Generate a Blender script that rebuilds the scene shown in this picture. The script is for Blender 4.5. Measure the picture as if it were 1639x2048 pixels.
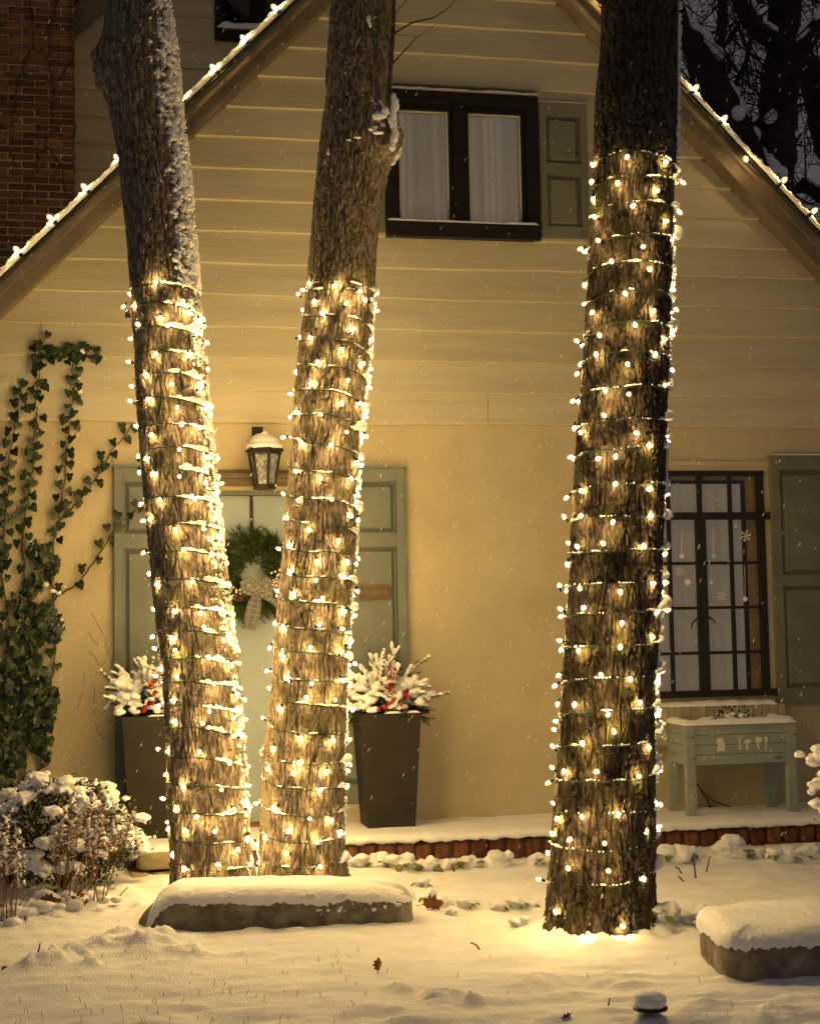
import bpy, bmesh, math, random
import numpy as np
from mathutils import Vector, Matrix, Euler, noise as mnoise
from mathutils.geometry import tessellate_polygon

for o in list(bpy.data.objects):
    bpy.data.objects.remove(o, do_unlink=True)
scene = bpy.context.scene
COL = scene.collection
rng = random.Random(7)
nrng = np.random.default_rng(7)

# ------------------------------------------------------------------ camera
F = 3000.0                       # focal length in photograph pixels (1639 x 2048)
YAW, PITCH, ROLL = math.radians(11.2), math.radians(4.1), math.radians(-1.0)
CAM = np.array([-1.85, -9.32, 1.43])
cam_data = bpy.data.cameras.new('camera')
cam_data.sensor_fit = 'VERTICAL'
cam_data.sensor_height = 36.0
cam_data.lens = F / 2048 * 36.0
cam_data.clip_start = 0.05
cam_data.clip_end = 2000
cam = bpy.data.objects.new('camera', cam_data)
COL.objects.link(cam)
CR = (Matrix.Rotation(-YAW, 3, 'Z') @ Matrix.Rotation(math.pi / 2 + PITCH, 3, 'X') @ Matrix.Rotation(ROLL, 3, 'Z'))
cam.matrix_world = Matrix.Translation(CAM) @ CR.to_4x4()
scene.camera = cam
CRn = np.array(CR)
FWD = np.array([math.sin(YAW), math.cos(YAW), 0.0])
RGT = np.array([math.cos(YAW), -math.sin(YAW), 0.0])

# ------------------------------------------------------------------ night sky (no sun is up)
world = bpy.data.worlds.new('World')
scene.world = world
world.use_nodes = True
wn, wl = world.node_tree.nodes, world.node_tree.links
wn.clear()
w_out = wn.new('ShaderNodeOutputWorld')
w_add = wn.new('ShaderNodeAddShader')
sky = wn.new('ShaderNodeTexSky')
sky.sky_type = 'NISHITA'
sky.sun_disc = False
sky.sun_elevation = math.radians(-3.0)
sky.sun_rotation = math.radians(200)
bg1 = wn.new('ShaderNodeBackground'); bg1.inputs[1].default_value = 0.05
wl.new(sky.outputs[0], bg1.inputs[0])
bg2 = wn.new('ShaderNodeBackground'); bg2.inputs[1].default_value = 1.0
wnoise = wn.new('ShaderNodeTexNoise'); wnoise.inputs['Scale'].default_value = 3.0
wramp = wn.new('ShaderNodeValToRGB')
wramp.color_ramp.elements[0].position = 0.3; wramp.color_ramp.elements[0].color = (0.066, 0.059, 0.062, 1)
wramp.color_ramp.elements[1].position = 0.75; wramp.color_ramp.elements[1].color = (0.108, 0.097, 0.100, 1)
wl.new(wnoise.outputs[0], wramp.inputs[0]); wl.new(wramp.outputs[0], bg2.inputs[0])
wl.new(bg1.outputs[0], w_add.inputs[0]); wl.new(bg2.outputs[0], w_add.inputs[1])
wl.new(w_add.outputs[0], w_out.inputs[0])

scene.view_settings.view_transform = 'Standard'
scene.view_settings.look = 'None'
scene.view_settings.exposure = 0.0
scene.view_settings.gamma = 1.0
scene.view_settings.use_curve_mapping = False
cy = scene.cycles
cy.use_denoising = True
cy.max_bounces = 7
cy.diffuse_bounces = 4
cy.glossy_bounces = 3
cy.transmission_bounces = 4
cy.transparent_max_bounces = 12
cy.sample_clamp_indirect = 3.0
cy.caustics_reflective = False
cy.caustics_refractive = False
cy.use_light_tree = True

BULB_COLOR = (1.0, 0.665, 0.255)
STRING_POWER = 505.0     # emission of the small bulbs on the trunks
ROOF_POWER = 430.0        # emission of the large bulbs on the roof edge

# ------------------------------------------------------------------ photograph pixels to places
def ray(px, py):
    px = np.asarray(px, float); py = np.asarray(py, float)
    d = np.stack([(px - 819.5) / F, (1024.0 - py) / F, -np.ones_like(px + py)], -1)
    return d @ CRn.T
def W(px, py, Y=0.0):            # point of the plane y = Y
    d = ray(px, py); t = (Y - CAM[1]) / d[..., 1]
    return CAM + d * t[..., None]
def G(px, py, z=0.0):            # point of the plane z
    d = ray(px, py); t = (z - CAM[2]) / d[..., 2]
    return CAM + d * t[..., None]
def Dp(px, py, D):               # point at horizontal distance D
    d = ray(px, py); t = D / (d @ FWD)
    return CAM + d * t[..., None]

# ------------------------------------------------------------------ noise
_perm = nrng.permutation(256); _perm = np.concatenate([_perm, _perm, _perm])
_grad = nrng.normal(size=(256, 3)); _grad /= np.linalg.norm(_grad, axis=1)[:, None]
def perlin(p):
    p = np.asarray(p, float)
    i = np.floor(p).astype(int); f = p - i
    u = f * f * f * (f * (f * 6 - 15) + 10)
    i &= 255
    def g(dx, dy, dz):
        h = _perm[_perm[_perm[(i[..., 0] + dx) & 255] + ((i[..., 1] + dy) & 255)] + ((i[..., 2] + dz) & 255)]
        gr = _grad[h]
        return gr[..., 0] * (f[..., 0] - dx) + gr[..., 1] * (f[..., 1] - dy) + gr[..., 2] * (f[..., 2] - dz)
    def lerp(a, b, t): return a + (b - a) * t
    x00 = lerp(g(0,0,0), g(1,0,0), u[..., 0]); x10 = lerp(g(0,1,0), g(1,1,0), u[..., 0])
    x01 = lerp(g(0,0,1), g(1,0,1), u[..., 0]); x11 = lerp(g(0,1,1), g(1,1,1), u[..., 0])
    return lerp(lerp(x00, x10, u[..., 1]), lerp(x01, x11, u[..., 1]), u[..., 2]) * 1.5
def fbm(p, n=3, gain=0.5):
    s = 0; a = 1.0; q = np.asarray(p, float)
    for k in range(n):
        s = s + a * perlin(q + 17.3 * k); a *= gain; q = q * 2.03
    return s
def sstep(a, b, x):
    t = np.clip((x - a) / (b - a), 0, 1); return t * t * (3 - 2 * t)

# ------------------------------------------------------------------ materials
MATS = {}
def mat(name, c1, c2=None, scale=6.0, rough=0.7, bump=0.0, bscale=60.0, stretch=(1, 1, 1), rand=0.0, metal=0.0, detail=4.0,
        lo=0.35, hi=0.65, spec=0.3, sss=0.0, c3=None, s3=3.0, lo3=0.55, hi3=0.7):
    m = bpy.data.materials.new(name); m.use_nodes = True
    n, l = m.node_tree.nodes, m.node_tree.links
    b = n['Principled BSDF']
    b.inputs['Roughness'].default_value = rough
    b.inputs['Metallic'].default_value = metal
    b.inputs['Specular IOR Level'].default_value = spec
    tc = n.new('ShaderNodeTexCoord'); mp = n.new('ShaderNodeMapping'); mp.inputs['Scale'].default_value = stretch
    l.new(tc.outputs['Object'], mp.inputs[0])
    nz = n.new('ShaderNodeTexNoise'); nz.inputs['Scale'].default_value = scale; nz.inputs['Detail'].default_value = detail
    l.new(mp.outputs[0], nz.inputs['Vector'])
    rp = n.new('ShaderNodeValToRGB')
    rp.color_ramp.elements[0].position = lo; rp.color_ramp.elements[0].color = (*c1, 1)
    rp.color_ramp.elements[1].position = hi; rp.color_ramp.elements[1].color = (*(c2 or c1), 1)
    l.new(nz.outputs[0], rp.inputs[0])
    col = rp.outputs[0]
    if c3:
        n3 = n.new('ShaderNodeTexNoise'); n3.inputs['Scale'].default_value = s3; n3.inputs['Detail'].default_value = 5
        l.new(tc.outputs['Object'], n3.inputs['Vector'])
        r3 = n.new('ShaderNodeMapRange'); r3.inputs[1].default_value = lo3; r3.inputs[2].default_value = hi3
        l.new(n3.outputs[0], r3.inputs[0])
        mx = n.new('ShaderNodeMixRGB'); mx.inputs[2].default_value = (*c3, 1)
        l.new(r3.outputs[0], mx.inputs[0]); l.new(col, mx.inputs[1]); col = mx.outputs[0]
    if rand > 0:
        oi = n.new('ShaderNodeObjectInfo'); mr = n.new('ShaderNodeMapRange')
        mr.inputs[3].default_value = 1 - rand; mr.inputs[4].default_value = 1 + rand
        l.new(oi.outputs['Random'], mr.inputs[0])
        hs = n.new('ShaderNodeHueSaturation'); l.new(mr.outputs[0], hs.inputs['Value']); l.new(col, hs.inputs['Color'])
        col = hs.outputs[0]
    l.new(col, b.inputs['Base Color'])
    if bump > 0:
        nb = n.new('ShaderNodeTexNoise'); nb.inputs['Scale'].default_value = bscale; nb.inputs['Detail'].default_value = 6
        l.new(mp.outputs[0], nb.inputs['Vector'])
        bp = n.new('ShaderNodeBump'); bp.inputs['Strength'].default_value = bump; bp.inputs['Distance'].default_value = 0.01
        l.new(nb.outputs[0], bp.inputs['Height']); l.new(bp.outputs[0], b.inputs['Normal'])
    if sss > 0:
        b.inputs['Subsurface Weight'].default_value = sss
        b.inputs['Subsurface Radius'].default_value = (0.02, 0.02, 0.02)
    MATS[name] = m
    return m
def emit(name, color, strength):
    m = bpy.data.materials.new(name); m.use_nodes = True
    n, l = m.node_tree.nodes, m.node_tree.links; n.clear()
    e = n.new('ShaderNodeEmission'); e.inputs[0].default_value = (*color, 1); e.inputs[1].default_value = strength
    o = n.new('ShaderNodeOutputMaterial'); l.new(e.outputs[0], o.inputs[0])
    MATS[name] = m; return m
def glass(name, tint=(0.9, 0.9, 0.9), rough=0.02):
    m = bpy.data.materials.new(name); m.use_nodes = True
    n, l = m.node_tree.nodes, m.node_tree.links; n.clear()
    t = n.new('ShaderNodeBsdfTransparent'); t.inputs[0].default_value = (*tint, 1)
    g = n.new('ShaderNodeBsdfGlossy'); g.inputs['Roughness'].default_value = rough
    f = n.new('ShaderNodeFresnel'); f.inputs[0].default_value = 1.5
    x = n.new('ShaderNodeMixShader'); o = n.new('ShaderNodeOutputMaterial')
    l.new(f.outputs[0], x.inputs[0]); l.new(t.outputs[0], x.inputs[1]); l.new(g.outputs[0], x.inputs[2]); l.new(x.outputs[0], o.inputs[0])
    MATS[name] = m; return m

mat('snow', (0.80, 0.81, 0.83), (0.88, 0.88, 0.89), scale=9, rough=0.6, bump=0.35, bscale=140, spec=0.35)
mat('snow_ground', (0.80, 0.81, 0.83), (0.87, 0.87, 0.885), scale=5, rough=0.62, bump=0.55, bscale=110, spec=0.3)
mat('stucco', (0.44, 0.39, 0.262), (0.49, 0.435, 0.295), scale=3.2, rough=0.85, bump=0.45, bscale=30, spec=0.15, detail=8, c3=(0.38, 0.335, 0.23), s3=1.7, lo3=.52, hi3=.8)
mat('siding', (0.455, 0.425, 0.315), (0.525, 0.490, 0.365), scale=3, stretch=(0.35, 1, 4), rough=0.62, bump=0.22, bscale=22, spec=0.25, rand=0.05)
mat('wing_siding', (0.47, 0.425, 0.30), (0.55, 0.49, 0.35), scale=3, stretch=(0.35, 1, 4), rough=0.7, bump=0.2, bscale=22, rand=0.06)
mat('fascia', (0.125, 0.10, 0.072), (0.19, 0.155, 0.115), scale=4, stretch=(1, 1, 1), rough=0.6, bump=0.2, bscale=30)
mat('shingle', (0.03, 0.028, 0.026), (0.06, 0.055, 0.05), rough=0.9)
mat('sage', (0.130, 0.150, 0.140), (0.160, 0.182, 0.168), scale=5, rough=0.55, bump=0.12, bscale=40)
mat('shutter', (0.130, 0.138, 0.105), (0.160, 0.168, 0.128), scale=5, rough=0.55, bump=0.12, bscale=40)
mat('mint', (0.265, 0.330, 0.350), (0.29, 0.358, 0.38), scale=3, rough=0.45, bump=0.05)
mat('lintel', (0.10, 0.075, 0.052), (0.15, 0.115, 0.08), scale=6, stretch=(1, 1, 6), rough=0.7, bump=0.2)
mat('darkwood', (0.007, 0.005, 0.004), (0.014, 0.010, 0.008), scale=8, stretch=(1, 1, 6), rough=0.45, bump=0.15)
mat('iron', (0.012, 0.011, 0.010), (0.022, 0.019, 0.016), scale=20, rough=0.55, bump=0.3, bscale=80)
mat('bronze', (0.014, 0.010, 0.008), (0.026, 0.019, 0.013), scale=14, rough=0.5)
mat('seeded_glass', (0.12, 0.13, 0.14), (0.34, 0.36, 0.38), scale=60, rough=0.15, spec=0.6)
mat('brass', (0.09, 0.055, 0.022), (0.15, 0.09, 0.04), scale=12, rough=0.5)
mat('sash_white', (0.55, 0.52, 0.46), rough=0.5)
mat('gold_wood', (0.70, 0.56, 0.34), (0.78, 0.64, 0.40), scale=5, stretch=(1, 1, 5), rough=0.5)
mat('threshold', (0.16, 0.07, 0.045), (0.22, 0.10, 0.06), rough=0.7)
mat('plinth', (0.36, 0.31, 0.24), (0.46, 0.40, 0.32), scale=8, rough=0.85, bump=0.4)
mat('brick', (0.090, 0.042, 0.020), (0.20, 0.095, 0.045), scale=9, rough=0.85, bump=0.5, bscale=60, rand=0.5)
mat('edge_brick', (0.085, 0.032, 0.018), (0.19, 0.080, 0.042), scale=18, rough=0.85, bump=0.5, bscale=60, rand=0.35)
mat('mortar', (0.52, 0.38, 0.23), (0.66, 0.50, 0.32), scale=12, rough=0.95, bump=0.4)
mat('edge_mortar', (0.10, 0.075, 0.055), (0.15, 0.11, 0.08), scale=12, rough=0.95, bump=0.4)
mat('stone', (0.11, 0.095, 0.075), (0.23, 0.20, 0.16), scale=16, rough=0.9, bump=0.9, bscale=45, c3=(0.33, 0.30, 0.25), s3=9, lo3=.5, hi3=.75)
mat('mossy_stone', (0.26, 0.22, 0.14), (0.34, 0.28, 0.18), scale=9, rough=0.9, bump=0.5, c3=(0.14, 0.16, 0.035), s3=7, lo3=0.45, hi3=0.62)
BK = dict(scale=58, stretch=(1, 1, 0.30), rough=0.9, bump=1.0, bscale=120, spec=0.2, s3=7.5, lo=0.40, hi=0.60, detail=8)
mat('bark', (0.100, 0.079, 0.058), (0.32, 0.262, 0.198), c3=(0.17, 0.16, 0.07), lo3=0.52, hi3=0.78, **BK)
mat('dark_bark', (0.026, 0.020, 0.015), (0.118, 0.092, 0.066), c3=(0.072, 0.068, 0.024), lo3=0.50, hi3=0.75, **BK)
mat('night_bark', (0.016, 0.013, 0.011), (0.04, 0.033, 0.028), scale=8, rough=0.95, bump=0.6, bscale=20)
mat('wire', (0.012, 0.035, 0.020), (0.02, 0.055, 0.03), rough=0.5)
mat('socket', (0.010, 0.022, 0.014), rough=0.5)
mat('dark_glass_bulb', (0.55, 0.55, 0.52), rough=0.15)
mat('ivy_leaf', (0.010, 0.023, 0.006), (0.026, 0.046, 0.012), scale=16, rough=0.42, rand=0.45, spec=0.4)
mat('ivy_stem', (0.06, 0.035, 0.02), (0.10, 0.06, 0.03), rough=0.8)
mat('fir', (0.020, 0.036, 0.014), (0.055, 0.085, 0.028), scale=22, rough=0.6)
mat('wreath_fir', (0.016, 0.030, 0.008), (0.065, 0.095, 0.020), scale=16, rough=0.6)
mat('evergreen', (0.018, 0.030, 0.012), (0.05, 0.07, 0.025), scale=18, rough=0.5)
mat('leaf_green', (0.09, 0.13, 0.03), (0.17, 0.22, 0.055), scale=18, rough=0.5)
mat('berry', (0.24, 0.016, 0.014), (0.32, 0.03, 0.02), rough=0.3, spec=0.5)
mat('petal', (0.26, 0.012, 0.016), (0.36, 0.025, 0.025), scale=30, rough=0.6)
mat('white_berry', (0.62, 0.55, 0.50), (0.72, 0.66, 0.60), rough=0.4)
mat('cone', (0.06, 0.03, 0.018), (0.12, 0.06, 0.035), scale=40, rough=0.8)
mat('ribbon', (0.095, 0.10, 0.10), (0.12, 0.125, 0.12), rough=0.8)
mat('ribbon_line', (0.52, 0.51, 0.48), rough=0.8)
mat('planter', (0.012, 0.010, 0.009), (0.020, 0.017, 0.014), scale=7, rough=0.6, bump=0.15)
mat('green_paint', (0.24, 0.285, 0.265), (0.29, 0.335, 0.31), scale=4, stretch=(1, 1, 5), rough=0.65, bump=0.12)
mat('grey_board', (0.34, 0.30, 0.22), (0.43, 0.38, 0.28), scale=6, stretch=(4, 1, 1), rough=0.75, bump=0.2, rand=0.08)
mat('stencil', (0.62, 0.60, 0.52), rough=0.8)
mat('ink', (0.05, 0.05, 0.035), rough=0.8)
mat('straw', (0.17, 0.088, 0.036), (0.28, 0.155, 0.07), scale=30, rough=0.85)
mat('dead_leaf', (0.17, 0.062, 0.022), (0.28, 0.11, 0.04), scale=22, rough=0.75, rand=0.3)
mat('twig', (0.055, 0.032, 0.02), (0.11, 0.065, 0.04), scale=20, rough=0.85)
mat('dry_grass', (0.12, 0.12, 0.04), (0.20, 0.17, 0.07), rough=0.8)
mat('black_plastic', (0.012, 0.012, 0.013), rough=0.4)
mat('room', (0.02, 0.018, 0.016), rough=0.9)
mat('decal', (0.75, 0.75, 0.75), rough=0.6)
m_ = mat('flake', (0.86, 0.87, 0.9), rough=0.6)
_n, _l = m_.node_tree.nodes, m_.node_tree.links
_t = _n.new('ShaderNodeBsdfTranslucent'); _t.inputs[0].default_value = (0.86, 0.87, 0.9, 1); _x = _n.new('ShaderNodeMixShader')
_l.new(_n['Principled BSDF'].outputs[0], _x.inputs[1]); _l.new(_t.outputs[0], _x.inputs[2]); _l.new(_x.outputs[0], _n['Material Output'].inputs[0])
glass('pane_glass')
glass('lantern_glass', (0.75, 0.78, 0.80), 0.08)
emit('bulb_glow', BULB_COLOR, STRING_POWER)
emit('roof_bulb_glow', BULB_COLOR, ROOF_POWER)
def halo_glass(name, clear, glow):              # bulb shell given its own amber glow, imitating a halo round the filament
    m = bpy.data.materials.new(name); m.use_nodes = True
    n, l = m.node_tree.nodes, m.node_tree.links; n.clear()
    t = n.new('ShaderNodeBsdfTransparent'); t.inputs[0].default_value = (clear, clear*.97, clear*.9, 1)
    e = n.new('ShaderNodeEmission'); e.inputs[0].default_value = (1.0, 0.56, 0.17, 1); e.inputs[1].default_value = glow
    a = n.new('ShaderNodeAddShader'); o = n.new('ShaderNodeOutputMaterial')
    l.new(t.outputs[0], a.inputs[0]); l.new(e.outputs[0], a.inputs[1]); l.new(a.outputs[0], o.inputs[0])
    MATS[name] = m
halo_glass('bulb_halo_glass', 0.80, 0.36)
halo_glass('roof_bulb_halo_glass', 0.80, 0.62)
def curtain_mat(name, base, glow, s):
    m = mat(name, base, tuple(c * 1.1 for c in base), rough=0.9, scale=40, stretch=(1, 1, 0.05))
    b = m.node_tree.nodes['Principled BSDF']
    b.inputs['Emission Color'].default_value = (*glow, 1); b.inputs['Emission Strength'].default_value = s
curtain_mat('curtain', (0.62, 0.60, 0.56), (1.0, 0.80, 0.60), 0.095)     # faint glow put into the cloth itself; no lamp stands behind it
curtain_mat('sheer', (0.55, 0.52, 0.46), (1.0, 0.80, 0.60), 0.100)

# ------------------------------------------------------------------ building helpers
WL = {}                                        # world position of every object's origin
def tag(o, label=None, cat=None, group=None, kind=None):
    if label: o['label'] = label
    if cat: o['category'] = cat
    if group: o['group'] = group
    if kind: o['kind'] = kind
    return o
def thing(name, loc, label, cat, group=None, kind=None):
    o = bpy.data.objects.new(name, None); COL.objects.link(o)
    o.empty_display_size = 0.1
    o.location = Vector(loc); WL[o.name] = np.array(loc, float)
    return tag(o, label, cat, group, kind)
def link(name, me, parent=None, loc=None, rot=None, scale=None):
    o = bpy.data.objects.new(name, me); COL.objects.link(o)
    base = WL[parent.name] if parent else np.zeros(3)
    w = np.array(loc, float) if loc is not None else base
    if parent: o.parent = parent
    o.location = Vector(w - base); WL[o.name] = w
    if rot is not None: o.rotation_euler = rot
    if scale is not None: o.scale = scale
    return o
def make_mesh(name, verts, faces, m, smooth=False):
    me = bpy.data.meshes.new(name)
    verts = np.asarray(verts, np.float32)
    if isinstance(faces, np.ndarray):
        k = faces.shape[1]; nf = len(faces)
        me.vertices.add(len(verts)); me.vertices.foreach_set('co', verts.ravel())
        me.loops.add(nf * k); me.loops.foreach_set('vertex_index', faces.astype(np.int32).ravel())
        me.polygons.add(nf); me.polygons.foreach_set('loop_start', np.arange(0, nf * k, k, dtype=np.int32))
        me.update(calc_edges=True)
    else:
        me.from_pydata(verts.tolist(), [], faces)
    for mm in (m if isinstance(m, (list, tuple)) else [m]):
        me.materials.append(MATS[mm])
    if smooth: me.polygons.foreach_set('use_smooth', np.ones(len(me.polygons), bool))
    me.validate(); me.update()
    return me
def frame_from(axis):
    a = Vector(axis).normalized()
    u = a.orthogonal().normalized(); v = a.cross(u)
    return np.array(u), np.array(v)
class MB:
    def __init__(s): s.v = []; s.f = []; s.n = 0
    def add(s, verts, faces):
        verts = np.asarray(verts, float)
        s.v.append(verts); s.f.extend([tuple(int(i) + s.n for i in f) for f in faces]); s.n += len(verts); return s
    def hexa(s, p):                             # 8 corners: bottom ring 0-3, top ring 4-7
        return s.add(p, [(3,2,1,0), (4,5,6,7), (0,1,5,4), (1,2,6,5), (2,3,7,6), (3,0,4,7)])
    def box(s, a, b):
        x0,y0,z0 = np.minimum(a, b); x1,y1,z1 = np.maximum(a, b)
        return s.hexa([(x0,y0,z0),(x1,y0,z0),(x1,y1,z0),(x0,y1,z0),(x0,y0,z1),(x1,y0,z1),(x1,y1,z1),(x0,y1,z1)])
    def plank(s, a, b, up, w, t):               # bar from a to b, w wide along up, t thick
        a, b, up = np.array(a, float), np.array(b, float), np.array(up, float)
        d = (b - a) / np.linalg.norm(b - a); up = up - d * (up @ d); up /= np.linalg.norm(up); sd = np.cross(d, up)
        q = [(-1,-1),(1,-1),(1,1),(-1,1)]
        return s.hexa([a + up*w/2*i + sd*t/2*j for i,j in q] + [b + up*w/2*i + sd*t/2*j for i,j in q])
    def tube(s, pts, rad, n=6, cap=True):
        pts = np.asarray(pts, float); rad = np.broadcast_to(np.asarray(rad, float), (len(pts),))
        vs = []; u0 = None
        for i in range(len(pts)):
            d = pts[min(i+1, len(pts)-1)] - pts[max(i-1, 0)]
            d = d / (np.linalg.norm(d) + 1e-12)
            if u0 is None: u0, _ = frame_from(d)
            u0 = u0 - d * (u0 @ d); u0 /= np.linalg.norm(u0) + 1e-12; v0 = np.cross(d, u0)
            for k in range(n):
                a = 2*math.pi*k/n; vs.append(pts[i] + rad[i]*(math.cos(a)*u0 + math.sin(a)*v0))
        fs = [(i*n+k, i*n+(k+1)%n, (i+1)*n+(k+1)%n, (i+1)*n+k) for i in range(len(pts)-1) for k in range(n)]
        if cap: fs += [tuple(range(n-1, -1, -1)), tuple((len(pts)-1)*n + k for k in range(n))]
        return s.add(vs, fs)
    def lathe(s, prof, c=(0,0,0), axis=(0,0,1), n=10):
        c = np.array(c, float); ax = np.array(axis, float); ax /= np.linalg.norm(ax); u, v = frame_from(ax)
        vs = [c + ax*h + r*(math.cos(2*math.pi*k/n)*u + math.sin(2*math.pi*k/n)*v) for r, h in prof for k in range(n)]
        fs = [(i*n+k, i*n+(k+1)%n, (i+1)*n+(k+1)%n, (i+1)*n+k) for i in range(len(prof)-1) for k in range(n)]
        fs += [tuple(range(n-1, -1, -1)), tuple((len(prof)-1)*n + k for k in range(n))]
        return s.add(vs, fs)
    def blob(s, c, r, sub=1, seed=0, amp=0.18):
        v, f = ICO[sub]
        q = v * np.asarray(r) * (1 + amp * perlin(v * 1.6 + seed * 7.7)[:, None])
        return s.add(q + np.asarray(c), f)
    def prism(s, poly, y0, y1):                 # polygon in x,z pushed from y0 to y1
        n = len(poly)
        vs = [(x, y0, z) for x, z in poly] + [(x, y1, z) for x, z in poly]
        return s.add(vs, [tuple(range(n)), tuple(range(2*n-1, n-1, -1))] + [(i, i+n, (i+1)%n+n, (i+1)%n) for i in range(n)])
    def mesh(s, name, m, smooth=False, origin=(0,0,0)):
        return make_mesh(name, np.concatenate(s.v) - np.asarray(origin), s.f, m, smooth)
    def build(s, name, m, parent=None, smooth=False):
        base = WL[parent.name] if parent else np.zeros(3)
        return link(name, s.mesh(name, m, smooth, base), parent)
def _ico(sub):
    bm = bmesh.new(); bmesh.ops.create_icosphere(bm, subdivisions=sub, radius=1.0)
    v = np.array([q.co[:] for q in bm.verts]); f = [tuple(x.index for x in p.verts) for p in bm.faces]; bm.free(); return v, f
ICO = {1: _ico(1), 2: _ico(2), 3: _ico(3)}
def grid_faces(nu, nv, wrap_u=False):
    i = np.arange(nv-1)[:, None]; j = np.arange(nu if wrap_u else nu-1)[None, :]
    a = i*nu + j; b = i*nu + (j+1) % nu
    return np.stack([a, b, b+nu, a+nu], -1).reshape(-1, 4)
def grid_obj(name, P, m, parent=None, smooth=True, wrap_u=False):
    nv, nu = P.shape[:2]
    base = WL[parent.name] if parent else np.zeros(3)
    me = make_mesh(name, P.reshape(-1, 3) - base, grid_faces(nu, nv, wrap_u), m, smooth)
    return link(name, me, parent)
def melt(name, blobs, voxel, m='snow', parent=None, amp=0.004, nsc=28, smooth=3):
    """snow: many lumps (centre, radii) run together into one skin"""
    mb = MB()
    for k, (c, r) in enumerate(blobs): mb.blob(c, r, 2 if np.max(r) > voxel*5 else 1, k, 0.12)
    tmp = bpy.data.objects.new('tmp', mb.mesh('tmp', m)); COL.objects.link(tmp)
    md = tmp.modifiers.new('r', 'REMESH'); md.mode = 'VOXEL'; md.voxel_size = voxel
    if smooth:
        sm = tmp.modifiers.new('s', 'SMOOTH'); sm.factor = 0.5; sm.iterations = smooth
    dg = bpy.context.evaluated_depsgraph_get()
    me = bpy.data.meshes.new_from_object(tmp.evaluated_get(dg))
    bpy.data.objects.remove(tmp, do_unlink=True)
    nvv = len(me.vertices); co = np.empty(nvv*3, np.float32); no = np.empty(nvv*3, np.float32)
    me.vertices.foreach_get('co', co); me.vertices.foreach_get('normal', no)
    co = co.reshape(-1, 3); no = no.reshape(-1, 3)
    co = co + no * (amp * fbm(co * nsc, 2))[:, None]
    if parent: co = co - WL[parent.name]
    me.vertices.foreach_set('co', co.astype(np.float32).ravel())
    me.polygons.foreach_set('use_smooth', np.ones(len(me.polygons), bool))
    me.name = name; me.materials.clear(); me.materials.append(MATS[m]); me.update()
    o = link(name, me, parent)
    if parent: o['kind'] = 'stuff'
    return o
def snow_strip(name, a, b, width, thick, parent=None, n=None, seed=0, ragged=0.35, m='snow', out=(0, -1, 0)):
    """a ridge of snow lying on an edge that runs from a to b"""
    a, b = np.array(a, float), np.array(b, float); L = np.linalg.norm(b - a)
    n = n or max(8, int(L / 0.02)); d = (b - a) / L
    out = np.array(out, float); up = np.cross(d, out); up /= np.linalg.norm(up)
    if up[2] < 0: up = -up
    prof = 9; P = np.zeros((n, prof, 3))
    for i in range(n):
        t = i / (n-1); c = a + (b-a)*t
        nz = 1 + ragged * float(perlin(np.array([t*L*9 + seed*3.1, seed, 0.5]))) + 0.5*ragged*float(perlin(np.array([t*L*31 + seed*3.1, seed+4.4, 0.5])))
        e = min(1.0, 6*t*L/(thick*6), 6*(1-t)*L/(thick*6)); e = math.sqrt(max(e, 0.02))
        for k in range(prof):
            an = math.pi * k / (prof-1)
            P[i, k] = c - out*0 + out*(-width/2*math.cos(an))*-1*nz**0.5 + up*(thick*abs(math.sin(an))**0.75*nz*e)
    return grid_obj(name, P, m, parent)
def needles(mb, a, b, length, n, r, rg, flat=False):
    """a sprig: a thin stem from a to b with needles all round"""
    a, b = np.array(a, float), np.array(b, float); d = b - a; L = np.linalg.norm(d); d = d / L
    u, v = frame_from(d)
    mb.tube([a, b], [r*1.6, r*0.7], 3)
    for k in range(n):
        t = rg.random(); an = rg.random()*2*math.pi; c = a + d*L*t
        q = math.cos(an)*u + math.sin(an)*v
        if flat: q = q*np.array([1, 1, 0.35])
        tip = c + (q*0.8 + d*0.65)*length*(0.7+0.5*rg.random())*(1.1-0.5*t)
        sd = np.cross(tip-c, d); sd = sd/(np.linalg.norm(sd)+1e-9)*r
        mb.add([c-sd, c+sd, tip], [(0, 1, 2)])

# ================================================================== GROUND
tree_specs = {}
LUMPS = [  # px, py, radius, height : disturbed and drifted snow
    (110,1925,.075,.050),(150,1915,.06,.040),(205,1890,.10,.035),(285,1895,.085,.050),(330,1880,.10,.055),(255,1868,.09,.035),
    (380,1905,.12,.03),(60,1935,.05,.03),(180,1930,.05,.028),(805,1975,.06,.028),(860,1998,.07,.036),(905,1992,.06,.03),(945,2000,.06,.022),
    (670,1938,.05,.02),(1110,2035,.05,.02),(1240,1955,.12,.02),(1080,1960,.10,.018),(1540,2035,.12,.025),(1400,2010,.10,.018),
    (590,1858,.05,.018),(500,1856,.07,.016),(720,1862,.05,.014),(1330,1835,.12,.05),(1290,1858,.15,.060),(1125,1872,.08,.035),(1205,1884,.10,.022),(1090,1866,.08,.028),(420,1775,.12,.03),(352,1785,.10,.035),
    (230,1800,.16,.03),(130,1815,.15,.035),(60,1835,.2,.04),(320,1820,.16,.03)]
LP = np.array([[*G(a, b)[:2], r, h] for a, b, r, h in LUMPS])
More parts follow.
